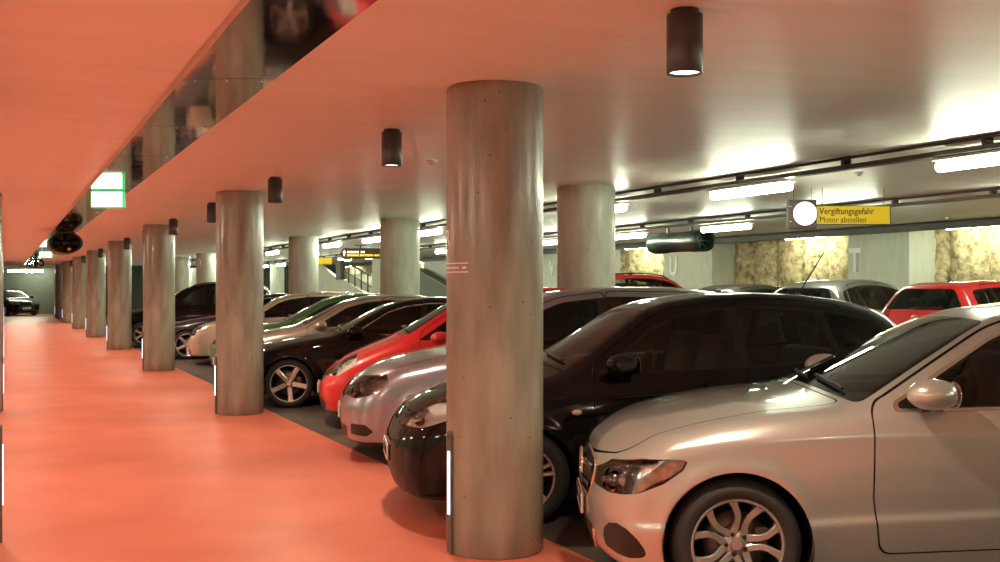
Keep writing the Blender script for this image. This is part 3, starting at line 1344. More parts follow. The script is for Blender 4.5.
def surface_nets(f, org, h):
    s = f < 0
    act = np.zeros(tuple(n - 1 for n in f.shape), np.int8)
    for dx in (0, 1):
        for dy in (0, 1):
            for dz in (0, 1):
                act += s[dx:s.shape[0] - 1 + dx, dy:s.shape[1] - 1 + dy, dz:s.shape[2] - 1 + dz]
    m = (act > 0) & (act < 8)
    I = np.argwhere(m)
    idx = np.full(m.shape, -1, np.int64)
    idx[m] = np.arange(len(I))
    acc = np.zeros((len(I), 3))
    cnt = np.zeros(len(I))
    cor = [(a, b, c) for a in (0, 1) for b in (0, 1) for c in (0, 1)]
    val = {c: f[I[:, 0] + c[0], I[:, 1] + c[1], I[:, 2] + c[2]] for c in cor}
    for ax in range(3):
        for c in cor:
            if c[ax]:
                continue
            d = list(c)
            d[ax] = 1
            a, b = val[c], val[tuple(d)]
            x = (a < 0) != (b < 0)
            t = np.where(x, a / np.where(x, a - b, 1), 0)
            p = np.array(c, float)[None, :].repeat(len(I), 0)
            p[:, ax] += t
            acc += p * x[:, None]
            cnt += x
    V = (I + acc / cnt[:, None]) * h + np.array(org)
    tris = []
    for ax in range(3):
        u, v = (ax + 1) % 3, (ax + 2) % 3
        sl0 = [slice(None)] * 3
        sl1 = [slice(None)] * 3
        sl0[ax] = slice(0, -1)
        sl1[ax] = slice(1, None)
        a, b = s[tuple(sl0)], s[tuple(sl1)]
        E = np.argwhere(a != b)
        E = E[(E[:, u] > 0) & (E[:, v] > 0) & (E[:, u] < f.shape[u] - 1) & (E[:, v] < f.shape[v] - 1)]
        flip = a[E[:, 0], E[:, 1], E[:, 2]]
        q = []
        for du, dv in ((-1, -1), (0, -1), (0, 0), (-1, 0)):
            c = E.copy()
            c[:, u] += du
            c[:, v] += dv
            q.append(idx[c[:, 0], c[:, 1], c[:, 2]])
        q = np.stack(q, 1)
        q[~flip] = q[~flip][:, ::-1]
        tris += [q[:, [0, 1, 2]], q[:, [0, 2, 3]]]
    return V, np.concatenate(tris)


def compact(V, T):
    if len(T) == 0:
        return np.zeros((0, 3)), T
    u, inv = np.unique(T, return_inverse=True)
    return V[u], inv.reshape(T.shape)


def clip(V, T, g):
    """cut triangles along g = 0 into the part with g < 0 and the rest"""
    if len(T) == 0:
        return (V, T), (V, T)
    s = g < 0
    c = s[T].sum(1)
    ins, out = [T[c == 3]], [T[c == 0]]
    mix = T[(c == 1) | (c == 2)]
    if len(mix):
        one_in = s[mix].sum(1) == 1
        lone = np.where(one_in[:, None], s[mix], ~s[mix])
        k = lone.argmax(1)
        r = np.arange(len(mix))
        a, b, d = mix[r, k], mix[r, (k + 1) % 3], mix[r, (k + 2) % 3]
        E = np.concatenate([np.stack([a, b], 1), np.stack([a, d], 1)])
        E.sort(axis=1)
        ue, inv = np.unique(E, axis=0, return_inverse=True)
        inv = inv.reshape(-1)
        g0, g1 = g[ue[:, 0]], g[ue[:, 1]]
        t = (g0 / (g0 - g1))[:, None]
        NV = V[ue[:, 0]] * (1 - t) + V[ue[:, 1]] * t
        base = len(V)
        V = np.concatenate([V, NV])
        ab, ad = inv[:len(mix)] + base, inv[len(mix):] + base
        tip = np.stack([a, ab, ad], 1)
        q1 = np.stack([ab, b, d], 1)
        q2 = np.stack([ab, d, ad], 1)
        ins += [tip[one_in], q1[~one_in], q2[~one_in]]
        out += [tip[~one_in], q1[one_in], q2[one_in]]
    return compact(V, np.concatenate(ins)), compact(V, np.concatenate(out))


def tri_mesh(name, V, T, N, mats, mi=None):
    me = bpy.data.meshes.new(name)
    me.vertices.add(len(V))
    me.vertices.foreach_set('co', V.astype(np.float32).ravel())
    me.loops.add(len(T) * 3)
    me.loops.foreach_set('vertex_index', T.astype(np.int32).ravel())
    me.polygons.add(len(T))
    me.polygons.foreach_set('loop_start', np.arange(0, len(T) * 3, 3, dtype=np.int32))
    me.polygons.foreach_set('use_smooth', np.ones(len(T), bool))
    for m in mats:
        me.materials.append(m)
    if mi is not None:
        me.polygons.foreach_set('material_index', mi.astype(np.int32))
    me.update(calc_edges=True)
    me.validate()
    if len(me.vertices) == len(N):
        me.normals_split_custom_set_from_vertices([tuple(n) for n in N])
    return me


class Car:
    def __init__(self, sp):
        self.sp = sp
        self.top = blurred(sp['top'], sp.get('blur', .045))
        self.hw = blurred(sp['hw'], .08)
        self.nose = blurred(sp['nose'], .025)
        self.tail = blurred(sp['tail'], .03)
        self.belt = blurred(sp['belt'], .08)
        self.bot = blurred(sp['bot'], .03)
        self.sec = blurred(sp['sec'], .012)
        self.b0 = sp['belt0']

    def xe(self, x, ay):
        sp = self.sp
        xm = sp['xm']
        return x + sp['cw'] * ay * ay * np.tanh((x - xm) / .4)

    def T(self, x, ay):
        return self.top(self.xe(x, ay)) - self.sp['crown'] * ay * ay

    def W(self, x, z):
        sp = self.sp
        b = self.belt(x)
        w = self.hw(x) + self.sec(z - (b - self.b0) * np.clip((z - .3) / .5, 0, 1) - sp.get('rake', 0) * np.clip(x - .8, 0, 3) * np.clip((.8 - z) / .3, 0, 1)) - sp['tumble'] * splus(z - b)
        for ax in sp['axles']:
            r = np.hypot(x - ax, z - sp['wr'])
            w = w + sp.get('flare', .016) * np.exp(-((r - sp['arch'] - .01) / .055) ** 2)
        return w

    def field(self, x, y, z):
        sp = self.sp
        ay = np.sqrt(y * y + 1e-4)
        xe = self.xe(x, ay)
        T = self.top(xe) - sp['crown'] * ay * ay
        sl = (self.top(xe + .02) - self.top(xe - .02)) / .04
        ft = (z - T) / np.sqrt(1 + np.minimum(sl * sl, 9))
        fs = ay - self.W(x, z)
        xf = self.nose(z) + sp['sweepf'] * (ay / .85) ** sp.get('pf', 3.4)
        sf = (self.nose(z + .01) - self.nose(z - .01)) / .02
        ff = (xf - x) / np.sqrt(1 + np.minimum(sf * sf, 4) + (sp['sweepf'] * 2.2 * ay) ** 2)
        xr = self.tail(z) - sp['sweepr'] * (ay / .85) ** 2.6
        fr = (x - xr)
        fb = self.bot(x) - z
        f = smax(ft, fs, sp.get('k1', .13))
        f = smax(f, ff, sp.get('k2', .09))
        f = smax(f, fr, .10)
        return smax(f, fb, .05)

    def fp(self, V):
        return self.field(V[:, 0], V[:, 1], V[:, 2])

    def grad(self, V, e=.003):
        g = np.zeros_like(V)
        for k in range(3):
            d = np.zeros(3)
            d[k] = e
            g[:, k] = (self.fp(V + d) - self.fp(V - d)) / (2 * e)
        return g

    def shell(self, h):
        sp = self.sp
        wm = max(p[1] for p in sp['hw']) + .08
        xs = np.arange(-.1, sp['L'] + .1, h)
        ny = int(wm / h) + 1
        ys = (np.arange(-ny, ny) + .5) * h
        zs = np.arange(.05, max(p[1] for p in sp['top']) + .08, h)
        f = self.field(xs[:, None, None], ys[None, :, None], zs[None, None, :])
        f = np.broadcast_to(f, (len(xs), len(ys), len(zs)))
        V, T = surface_nets(f, (xs[0], ys[0], zs[0]), h)
        for _ in range(4):
            g = self.grad(V)
            v = self.fp(V)
            step = g * (v / np.maximum((g * g).sum(1), .15))[:, None]
            n = np.linalg.norm(step, axis=1, keepdims=True)
            step *= np.minimum(1, .6 * h / np.maximum(n, 1e-9))
            V = V - step
        return V, T

    def nrm(self, V):
        g = self.grad(V, .006)
        return g / np.maximum(np.linalg.norm(g, axis=1, keepdims=True), 1e-9)

    def y_at(self, x, z):
        """half width of the finished surface at a side point"""
        ys = np.linspace(.2, 1.1, 181)
        f = self.field(np.full_like(ys, x), ys, np.full_like(ys, z))
        i = np.argmax(f > 0)
        return float(ys[i])

    def x_front(self, y, z):
        xs = np.linspace(-.1, 1.2, 261)
        f = self.field(xs, np.full_like(xs, y), np.full_like(xs, z))
        i = np.argmax(f < 0)
        return float(xs[i])

    def z_top(self, x, y):
        zs = np.linspace(1.8, .4, 281)
        f = self.field(np.full_like(zs, x), np.full_like(zs, y), zs)
        return float(zs[np.argmax(f < 0)])

    def x_rear(self, y, z):
        xs = np.linspace(self.sp['L'] + .1, self.sp['L'] - 1.2, 261)
        f = self.field(xs, np.full_like(xs, y), np.full_like(xs, z))
        return float(xs[np.argmax(f < 0)])


def ribbon(mb, pts, wid, yf, th=.03, mi=0, taper=.72):
    """a wheel spoke: centre line of (r, angle), half widths, front face depth yf(r)"""
    vs, fs = [], []
    n = len(pts)
    P = [(r * math.cos(a), r * math.sin(a)) for r, a in pts]
    for i in range(n):
        i0, i1 = max(i - 1, 0), min(i + 1, n - 1)
        dx, dz = P[i1][0] - P[i0][0], P[i1][1] - P[i0][1]
        l = math.hypot(dx, dz)
        nx, nz = -dz / l, dx / l
        w_ = wid[i]
        y = yf(pts[i][0])
        for sgn, ww, yy in ((-1, w_, y + th), (-1, w_, y + .006), (-1, w_ * taper, y), (1, w_ * taper, y), (1, w_, y + .006), (1, w_, y + th)):
            vs.append((P[i][0] + nx * ww * sgn, yy, P[i][1] + nz * ww * sgn))
    for i in range(n - 1):
        for k in range(5):
            fs.append((i * 6 + k, i * 6 + k + 1, (i + 1) * 6 + k + 1, (i + 1) * 6 + k))
    mb.add(vs, fs, mi, False)


WHEELS = {}


def wheel_meshes(style, R, rim, m_rim):
    key = (style, R, rim, m_rim.name)
    if key in WHEELS:
        return WHEELS[key]
    wd = .105
    t = MB()
    t.lathe_y([(rim - .004, -wd + .012), (rim + .012, -wd - .004), (rim + (R - rim) * .45, -wd - .010), (rim + (R - rim) * .55, -wd - .0085), (R - .026, -wd + .004), (R - .010, -wd + .018),
               (R - .001, -wd + .04), (R, -wd + .055), (R, -.055), (R - .007, -.05), (R - .007, -.043), (R, -.038), (R, .0), (R - .007, .004), (R - .007, .011),
               (R, .016), (R, wd - .05), (R - .012, wd - .015), (R - .03, wd), (rim, wd - .01)], 72)
    r = MB()
    r.lathe_y([(rim - .010, -wd + .030), (rim - .012, -wd + .006), (rim - .004, -wd + .000), (rim + .005, -wd + .004), (rim + .004, -wd + .016)], 72)
    r.lathe_y([(rim - .010, -wd + .030), (rim - .022, -wd + .06), (rim - .03, .0), (rim - .02, wd - .02)], 60, 1)
    ri = rim - .008
    hub = .068

    def yf(q):
        u = max(0, min(1, (q - hub) / (ri - hub)))
        return -wd + .010 + .030 * (1 - u) ** 1.6

    def fan(c0, n_, fn):
        for k in range(n_):
            fn(c0 + 2 * math.pi * k / n_)
    if style == 'twin':            # five pairs of curved spokes
        def pair(a):
            for sg in (-1, 1):
                pts = [(.055, a + sg * .50), (.085, a + sg * .27), (.115, a + sg * .185), (.15, a + sg * .205), (ri * .9, a + sg * .295), (ri + .004, a + sg * .325)]
                ribbon(r, pts, [.020, .018, .0165, .0165, .018, .028], yf, .034)
        fan(math.radians(76.5), 5, pair)
    elif style == 'five':
        fan(math.radians(60), 5, lambda a: ribbon(r, [(.05, a), (.09, a), (.15, a), (ri - .01, a), (ri + .004, a)], [.032, .029, .029, .033, .037], yf, .04))
    elif style == 'double':
        def pr(a):
            for sg in (-1, 1):
                ribbon(r, [(.05, a + sg * .3), (.10, a + sg * .17), (ri, a + sg * .165)], [.015, .013, .013], yf, .03)
        fan(math.radians(18), 5, pr)
    elif style == 'six':
        fan(math.radians(30), 6, lambda a: ribbon(r, [(.05, a), (.10, a), (ri * .75, a), (ri + .003, a)], [.030, .024, .026, .040], yf, .035))
    else:
        fan(math.radians(10), 7, lambda a: ribbon(r, [(.05, a), (.10, a + .04), (ri, a + .1)], [.026, .020, .024], yf, .03))
    yh = yf(hub)
    r.lathe_y([(.001, yh - .002), (.026, yh - .004), (.032, yh + .001), (.036, yh + .004), (hub - .006, yh + .003), (hub, yh + .010), (hub + .01, yh + .05), (.001, yh + .05)], 40)
    for k in range(5):
        a = math.radians(112.5 if style == 'twin' else 96) + 2 * math.pi * k / 5
        r.cyl((.051 * math.cos(a), yh - .004, .051 * math.sin(a)), (.051 * math.cos(a), yh + .01, .051 * math.sin(a)), .0105, n=12, mi=2)
    c = MB()
    c.cyl((0, yh - .009, 0), (0, yh, 0), .028, .031, 32, 0)
    d = MB()
    d.lathe_y([(.06, -.03), (rim * .70, -.03), (rim * .70, -.005), (.06, -.005)], 48)
    d.lathe_y([(.06, -.045), (.085, -.045), (.09, -.03)], 32)
    d.box((rim * .55, -.02, .02), (.07, .07, .13), 0, bev=.015)
    bk = MB()
    bk.lathe_y([(.001, .03), (rim - .03, .03), (rim - .03, .05), (.001, .05)], 40)
    res = []
    for nm, b, ms in (('wheel', t, [M_RUB]), ('alloy_rim', r, [m_rim, M_BLK, M_BLK]), ('hub_cap', c, [m_rim]), ('brake_disc', d, [M_DSC]), ('wheel_back', bk, [M_BLK])):
        o = b.build(nm, ms)
        res.append(o.data)
        bpy.data.objects.remove(o)
    WHEELS[key] = res
    return res


def link(name, me, parent, loc=(0, 0, 0), rz=0.0):
    o = bpy.data.objects.new(name, me)
    COL.objects.link(o)
    o.parent = parent
    o.location = loc
    o.rotation_euler = (0, 0, rz)
    return o


def build_car(kind, sp, label, group, m_body, h=.03, cat='car', m_glass=None, detail=True, rim=None, extras=()):
    car = Car(sp)
    m_glass = m_glass or M_GLS
    rim = rim or M_ALU
    root = empty(kind)
    tag(root, label, cat, group)
    wr, arch, L = sp['wr'], sp['arch'], sp['L']
    V, T = car.shell(h)
    body = (V, T)

    # wheel arches
    for ax in sp['axles']:
        V, T = body
        g = np.maximum(np.hypot(V[:, 0] - ax, V[:, 2] - wr) - arch, .42 - np.abs(V[:, 1]))
        _, body = clip(V, T, g)

    def take(fn):
        nonlocal body
        V, T = body
        i, body = clip(V, T, fn(V))
        return i

    def W(V):
        return car.W(V[:, 0], V[:, 2])

    def A(V):
        return np.abs(V[:, 1])
    # windscreen and rear window
    x0, x1 = sp['screen']
    ap = sp.get('apillar', .075)

    def g_screen(V):
        q = car.xe(V[:, 0], A(V))
        g = smax(A(V) - W(V) + ap, x0 - q, .06)
        return np.maximum(smax(g, q - x1, .06), .6 - V[:, 2])
    screen = take(g_screen)
    z0, z1 = sp['rear_glass']

    def g_rear(V):
        g = smax(A(V) - W(V) + .10, z0 - V[:, 2], .08)
        g = smax(g, V[:, 2] - z1, .08)
        return np.maximum(g, L * .68 - V[:, 0])
    rear = take(g_rear)

    # side glass
    m0 = sp.get('margin', .085)

    def upper(V, mg):
        w_ = np.minimum(W(V), .80)
        q = car.xe(V[:, 0], w_)
        tz = car.top(q) - sp['crown'] * w_ * w_
        sl = (car.top(q + .03) - car.top(q - .03)) / .06
        return (V[:, 2] - tz) / np.sqrt(1 + np.minimum(sl * sl, 4)) + mg
    dx0, dx1, dk1 = sp['dlo']

    def g_dlo(V, grow=0.0):
        zb = V[:, 2] - car.belt(V[:, 0])
        g = smax(upper(V, m0), -zb + .012, .03)
        g = smax(g, dx0 - V[:, 0], .03)
        g = smax(g, V[:, 0] - (dx1 + dk1 * zb), .07)
        return np.maximum(g, .40 - A(V)) - grow
    glasses = []
    for xa, ka, xb, kb in sp['panes']:
        def g_p(V):
            zb = V[:, 2] - car.belt(V[:, 0])
            g = smax(g_dlo(V) + .006, xa + ka * zb - V[:, 0], .03)
            return smax(g, V[:, 0] - (xb + kb * zb), .03)
        glasses.append(take(g_p))
    chrome = None
    if sp.get('chrome_line'):
        def g_ch(V):
            return np.maximum(-g_dlo(V), g_dlo(V) - .014)
        chrome = take(g_ch)
    pillar = take(g_dlo)

    # lamps
    lamps = []
    for poly, ymin, which in sp.get('lamps', []):
        def g_l(V):
            g = polysd(V[:, 0], V[:, 2], poly)
            return np.maximum(g, ymin - A(V))
        lamps.append((take(g_l), which))
    black = []
    for poly, xlim, nm in sp.get('front_black', []):
        def g_b(V):
            return np.maximum(polysd(A(V), V[:, 2], poly), V[:, 0] - xlim)
        black.append((take(g_b), nm))
    for poly, ymin, nm in sp.get('side_black', []):
        def g_b2(V):
            return np.maximum(polysd(V[:, 0], V[:, 2], poly), ymin - A(V))
        black.append((take(g_b2), nm))
    if sp.get('skirt'):
        zk = sp['skirt']
        black.append((take(lambda V: V[:, 2] - zk - sp.get('rake', 0) * np.clip(V[:, 0] - .8, 0, 3)), 'underbody'))

    # bonnet and doors, each parted from the body by a real gap
    parts = []
    gap = sp.get('gap', .0035)
    bx0, by = sp['bonnet']

    def g_bon(V):
        q = V[:, 0] - sp.get('bonnet_sweep', .22) * (A(V) / .8) ** 2.4
        qe = car.xe(V[:, 0], A(V))
        g = smax(A(V) - W(V) + by, bx0 - q, .10)
        g = smax(g, qe - (x0 - .03), .05)
        return np.maximum(g, sp.get('bonnet_z', .55) - V[:, 2])

    def split(fn, nm):
        nonlocal body
        V, T = body
        i, body2 = clip(V, T, fn(V) + gap)
        if len(body2[1]):
            V, T = body2
            _, body = clip(V, T, fn(V) - gap)
        parts.append((nm, i, fn))
    split(g_bon, 'bonnet')
    for di, (xa, ka, xb, kb) in enumerate(sp['doors']):
        def g_d(V, xa=xa, ka=ka, xb=xb, kb=kb):
            zb = V[:, 2] - .6
            g = smax(upper(V, m0 - .05), sp['sill'] + sp.get('rake', 0) * (V[:, 0] - 1.3) - V[:, 2], .05)
            g = smax(g, xa + ka * zb + .16 * np.maximum(.55 - V[:, 2], 0) - V[:, 0], .06)
            g = smax(g, V[:, 0] - (xb + kb * zb), .06)
            for ax in sp['axles']:
                g = np.maximum(g, arch + .035 - np.hypot(V[:, 0] - ax, V[:, 2] - wr))
            return np.maximum(g, .40 - A(V))
        split(g_d, 'door')

    def obj(nm, piece, m_, parent, liner=True, off=0.0, inset=.018):
        V, T = piece
        if len(T) == 0:
            return None
        N = car.nrm(V)
        V = V + N * off
        if liner:
            n = len(V)
            V2 = np.concatenate([V, V - N * inset])
            T2 = np.concatenate([T, T[:, ::-1] + n])
            mi = np.concatenate([np.zeros(len(T)), np.ones(len(T))])
            me = tri_mesh(nm, V2, T2, np.concatenate([N, -N]), [m_, M_INT], mi)
        else:
            me = tri_mesh(nm, V, T, N, [m_])
        return link(nm, me, parent)

    def sides(piece):
        V, T = piece
        a, b = clip(V, T, V[:, 1])
        return a, b
    obj('body', body, m_body, root)
    doors = {}
    for nm, piece, fn in parts:
        if nm == 'bonnet':
            obj('bonnet', piece, m_body, root)
        else:
            a, b = sides(piece)
            for sgn, pc in ((-1, a), (1, b)):
                o = obj('door', pc, m_body, root)
                doors.setdefault(sgn, []).append(o)
    obj('windscreen', screen, m_glass, root, False)
    obj('rear_window', rear, m_glass, root, False)
    for pc in glasses:
        for q in sides(pc):
            obj('side_window', q, m_glass, root, False)
    if chrome is not None:
        for q in sides(chrome):
            obj('chrome_strip', q, M_CHR, root, True, .002)
    for q in sides(pillar):
        obj('window_pillar', q, M_GBL, root, True)
    for pc, nm in [(q, nm) for pc, nm in black for q in (sides(pc) if nm == 'bumper_intake' else (pc,))]:
        obj(nm, pc, M_BLK, root, nm != 'grille', 0.0 if nm != 'grille' else -.012)
    for pc, which in lamps:
        for q in sides(pc):
            if len(q[1]) == 0:
                continue
            if which == 'head':
                o = obj('headlight', q, M_LEN, root, False)
                V, T = q
                N = car.nrm(V)
                me = tri_mesh('reflector', V - N * .045, T, N, [M_LAMPC if sp.get('clear_lamp') else M_LAMP])
                link('reflector', me, o)
                c = V.mean(0)
                n_ = N.mean(0)
                n_ /= np.linalg.norm(n_)
                e = V.max(0) - V.min(0)
                for t_ in (-.22, .20):
                    b = MB()
                    p = c - n_ * .05 + np.array([e[0] * t_, 0, e[2] * t_ * .45])
                    p[1] = np.sign(c[1]) * (abs(p[1]) - (.0 if t_ > 0 else -.0))
                    b.ball(p, e[2] * .24, 16, 0)
                    d = Vector(n_)
                    b.cyl(Vector(p) - d * .01, Vector(p) + d * e[2] * .16, e[2] * .30, n=20, mi=1, caps=False)
                    b.build('bulb', [M_BULB, M_CHR], o)
            elif which == 'amber':
                obj('indicator', q, M_AMB, root, False)
            else:
                o = obj('tail_lamp', q, M_RED, root, False)
    # wheel wells
    for ax in sp['axles']:
        for sg in (-1, 1):
            yo = car.y_at(ax, wr + arch + .02) - .012
            mb = MB()
            n = 36
            vs, fs = [], []
            for i in range(n + 1):
                a = -.35 + (math.pi + .7) * i / n
                for y in (yo, .36):
                    vs.append((ax + (arch + .004) * math.cos(a), sg * y, wr + (arch + .004) * math.sin(a)))
            for i in range(n):
                fs.append((2 * i, 2 * i + 1, 2 * i + 3, 2 * i + 2))
            mb.add(vs, fs, 0, True)
            mb.add([(ax + (arch + .004) * math.cos(a), sg * .36, wr + (arch + .004) * math.sin(a)) for a in np.linspace(-.35, math.pi + .35, 30)], [tuple(range(30))])
            mb.build('wheel_well', M_BLK, root)
    # wheels
    ms = wheel_meshes(sp['wheel'], wr, sp['rim'], rim)
    for ax in sp['axles']:
        for sg in (-1, 1):
            yw = car.hw(ax) - .105 - sp.get('inset', .012)
            o = link('wheel', ms[0], root, (ax, sg * yw, wr), 0 if sg < 0 else math.pi)
            for nm, me in zip(('alloy_rim', 'hub_cap', 'brake_disc', 'wheel_back'), ms[1:]):
                link(nm, me, o)
    # floor pan closes the underside so that the cabin stays dark
    f = MB()
    f.box((L / 2, 0, .30), (L - .5, 1.0, .04))
    f.box(((sp['axles'][0] + sp['axles'][1]) / 2, 0, .30), (sp['axles'][1] - sp['axles'][0] - 2 * arch - .05, 1.5, .04))
    f.build('floor_pan', M_INT, root)
    # cabin
    bx = sp['doors'][0][2] if sp['doors'] else L * .5
    cow = x0
    zbelt = float(car.belt(bx))
    rf = car.z_top(bx, 0)
    d = MB()
    d.rbox((cow + .30, 0, zbelt - .20), (.62, 1.25, .26), .08, 0)
    d.build('dashboard', M_INT, root)
    sw = MB()
    sw.tube([(cow + .70 + .07 * math.sin(a), -.36 + .185 * math.cos(a), zbelt - .06 + .17 * math.sin(a)) for a in np.linspace(0, 2 * math.pi, 25)[:-1]], .014, 8, closed=True)
    sw.cyl((cow + .5, -.36, zbelt - .12), (cow + .70, -.36, zbelt - .06), .03, n=10)
    sw.build('steering_wheel', M_INT, root)
    for y in (-.36, .36):
        s = MB()
        s.rbox((bx - .42, y, .50), (.52, .50, .20), .07)
        s.rbox((bx - .07, y, .50 + (rf - .88) / 2 + .05), (.15, .47, rf - .80), .06, 0, 0, .22)
        s.rbox((bx + .085, y, rf - .235), (.09, .25, .17), .04, 0, 0, .15)
        s.cyl((bx + .06, y - .05, rf - .40), (bx + .08, y - .05, rf - .28), .008, n=6)
        s.cyl((bx + .06, y + .05, rf - .40), (bx + .08, y + .05, rf - .28), .008, n=6)
        s.build('seat', M_INT, root)
    s = MB()
    rx = bx + .75
    s.rbox((rx - .2, 0, .48), (.5, 1.22, .18), .07)
    s.rbox((rx + .14, 0, .78), (.15, 1.22, .62), .06, 0, 0, .25)
    for y in (-.40, .40):
        s.rbox((rx + .27, y, rf - .30), (.08, .24, .13), .035, 0, 0, .15)
    s.build('rear_bench', M_INT, root)
    # mirrors
    mx, mz = sp['mirror']
    ml, mh = sp.get('mirror_size', (.20, .15))
    for sg in (-1, 1):
        yb = car.y_at(mx + .05, mz - .05)
        b = MB()
        n0 = len(b.v)
        b.ball((mx, sg * (yb + .115), mz), 1.0, 24, 0, (ml * .55, .105, mh * .5))
        b.v = [((x if x < mx + ml * .42 else mx + ml * .42 + (x - mx - ml * .42) * .15), y, z + .03 * (abs(y) - yb - .1)) for x, y, z in b.v]
        o = b.build('side_mirror', sp.get('m_mirror') or m_body, root)
        g = MB()
        g.ball((mx + ml * .44, sg * (yb + .115), mz), 1.0, 20, 0, (.004, .088, mh * .42))
        g.build('mirror_glass', M_CHR, o)
        f = MB()
        f.tube([(mx + .02, sg * (yb - .04), mz - mh * .42), (mx + .01, sg * (yb + .05), mz - mh * .36), (mx, sg * (yb + .10), mz - mh * .2)], .022, 10)
        f.build('mirror_foot', M_BLK, o)
    if sp.get('repeater'):
        qx, qz = sp['repeater']
        for sg in (-1, 1):
            b = MB()
            b.ball((qx, sg * car.y_at(qx, qz), qz), 1.0, 16, 0, (.036, .012, .019))
            b.build('side_repeater', M_AMB2, root)
    if sp.get('rub'):
        qx0, qx1, qz0, qz1, qm = sp['rub']
        for sg in (-1, 1):
            for di, o in enumerate(doors.get(sg, [])):
                a_ = qx0 if di == 0 else qm + .02
                e_ = qm - .02 if di == 0 else qx1
                b = MB()
                pts = []
                for x in np.linspace(a_, e_, 10):
                    z = qz0 + (qz1 - qz0) * (x - qx0) / (qx1 - qx0)
                    pts.append((x, sg * (car.y_at(x, z) + .002), z))
                b.tube(pts, .011, 8)
                b.build('door_strip', M_GBL, o)
    # door handles
    for sg in (-1, 1):
        for o, (hx, hz) in zip(doors.get(sg, []), sp.get('handles', [])):
            if o is None:
                continue
            yb = car.y_at(hx, hz)
            b = MB()
            b.rbox((hx, sg * (yb + .014), hz), (.20, .022, .026), .010)
            b.rbox((hx - .09, sg * (yb + .003), hz), (.03, .03, .028), .010)
            b.rbox((hx + .09, sg * (yb + .003), hz), (.03, .03, .028), .010)
            b.build('door_handle', sp.get('m_handle') or m_body, o)
    # plates
    for at_front in (True, False):
        zp = sp['plate_z'] if at_front else sp.get('rear_plate_z', .62)
        xp = car.x_front(0, zp) - .012 if at_front else car.x_rear(0, zp) + .012
        b = MB()
        b.box((xp, 0, zp), (.014, .48, .11), 0, bev=.006)
        o = b.build('licence_plate', M_PLT, root)
        b = MB()
        for zz in (-.055, .055):
            b.box((xp + (-.008 if at_front else .008), 0, zp + zz), (.004, .48, .006))
        b.build('plate_border', M_RED, o)
        b = MB()
        rr = random.Random(hash(label) % 1000 if False else len(label))
        y = -.19
        while y < .2:
            wd = .025 + .02 * rr.random()
            if rr.random() > .15:
                b.box((xp + (-.008 if at_front else .008), y, zp), (.003, wd, .065))
            y += wd + .022
        b.build('plate_marks', M_TXB, o)
    # wipers
    wz = MB()
    for yy in (-.52, .08):
        pts = []
        for t_ in np.linspace(0, 1, 8):
            y = yy + .52 * t_
            x = x0 + .02 + .05 * t_
            x = x0 + .035 - car.sp['cw'] * y * y * np.tanh((x0 - sp['xm']) / .4) + .03 * t_
            pts.append((x, y, car.z_top(x, y) + .022))
        wz.tube(pts, .009, 6)
    wz.build('wiper', M_BLK, root)
    if sp.get('antenna'):
        ax_, ln, lean = sp['antenna']
        b = MB()
        z = car.z_top(ax_, 0)
        b.ball((ax_, 0, z), .03, 10, 0, (1.4, .8, .8))
        b.cyl((ax_, 0, z), (ax_ + ln * lean, 0, z + ln * math.sqrt(max(0, 1 - lean * lean))), .006, .004, 6)
        b.build('antenna', M_BLK, root)
    if sp.get('rails'):
        b = MB()
        for sg in (-1, 1):
            pts = []
            xa, xb = sp['rails']
            for t_ in np.linspace(0, 1, 14):
                x = xa + (xb - xa) * t_
                y = float(car.W(np.array(x), np.array(car.z_top(x, .4)))) - .06
                e = math.sin(math.pi * min(1, max(0, t_)))
                pts.append((x, sg * y, car.z_top(x, y) + .045 * min(1, e * 4) - .005))
            b.tube(pts, .016, 8)
            p = pts[7]
            b.box((p[0], p[1], p[2] - .02), (.08, .03, .05))
        b.build('roof_rail', M_BLK, root)
    if sp.get('rear_wiper'):
        b = MB()
        zz = z0 + .02
        pts = [(car.x_rear(y, z0 + .02 + .03 * abs(y)) + .02, y, z0 + .015 + .05 * (y + .05)) for y in np.linspace(-.05, .38, 6)]
        b.tube(pts, .009, 6)
        b.ball(pts[0], .025, 10)
        b.build('rear_wiper', M_BLK, root)
    return root, car


M_LAMP = mat('lamp_reflector', (.50, .50, .49), .16, .85, noise=.3, nscale=18, bump=.06, bscale=14)
M_LAMPC = mat('bright_reflector', (.80, .78, .74), .3, .25, noise=.12, nscale=40, bump=.2, bscale=40)
M_BULB = glass('bulb_lens', (.85, .87, .9), 1.0)


# ------------------------------------------------------------------ car shapes
SEC = [(.12, -.10), (.22, -.055), (.33, -.025), (.45, -.010), (.60, 0), (.74, -.004), (.84, -.014), (.92, -.034), (.99, -.06)]


def spec(**k):
    d = dict(hw=[(0, .80), (.35, .855), (.8, .875), (2.4, .885), (3.4, .87), (k['L'], .80)], nose=[(.12, .09), (.22, .03), (.34, 0), (.5, .005), (.62, .03), (.72, .08), (.85, .22)],
             tail=[(.15, k['L'] - .10), (.3, k['L'] - .01), (.5, k['L']), (.65, k['L'] - .02), (.9, k['L'] - .10), (1.2, k['L'] - .24), (1.6, k['L'] - .48)],
             bot=[(0, .17), (.4, .16), (k['L'] - .4, .17), (k['L'], .24)], sec=SEC, belt0=.95, tumble=.40, cw=.16, crown=.045, sweepf=.26, sweepr=.16,
             xm=k['L'] * .58, flare=.012, sill=.27, bonnet=(.13, .10), mirror_size=(.21, .15), plate_z=.42)
    d.update(k)
    return d


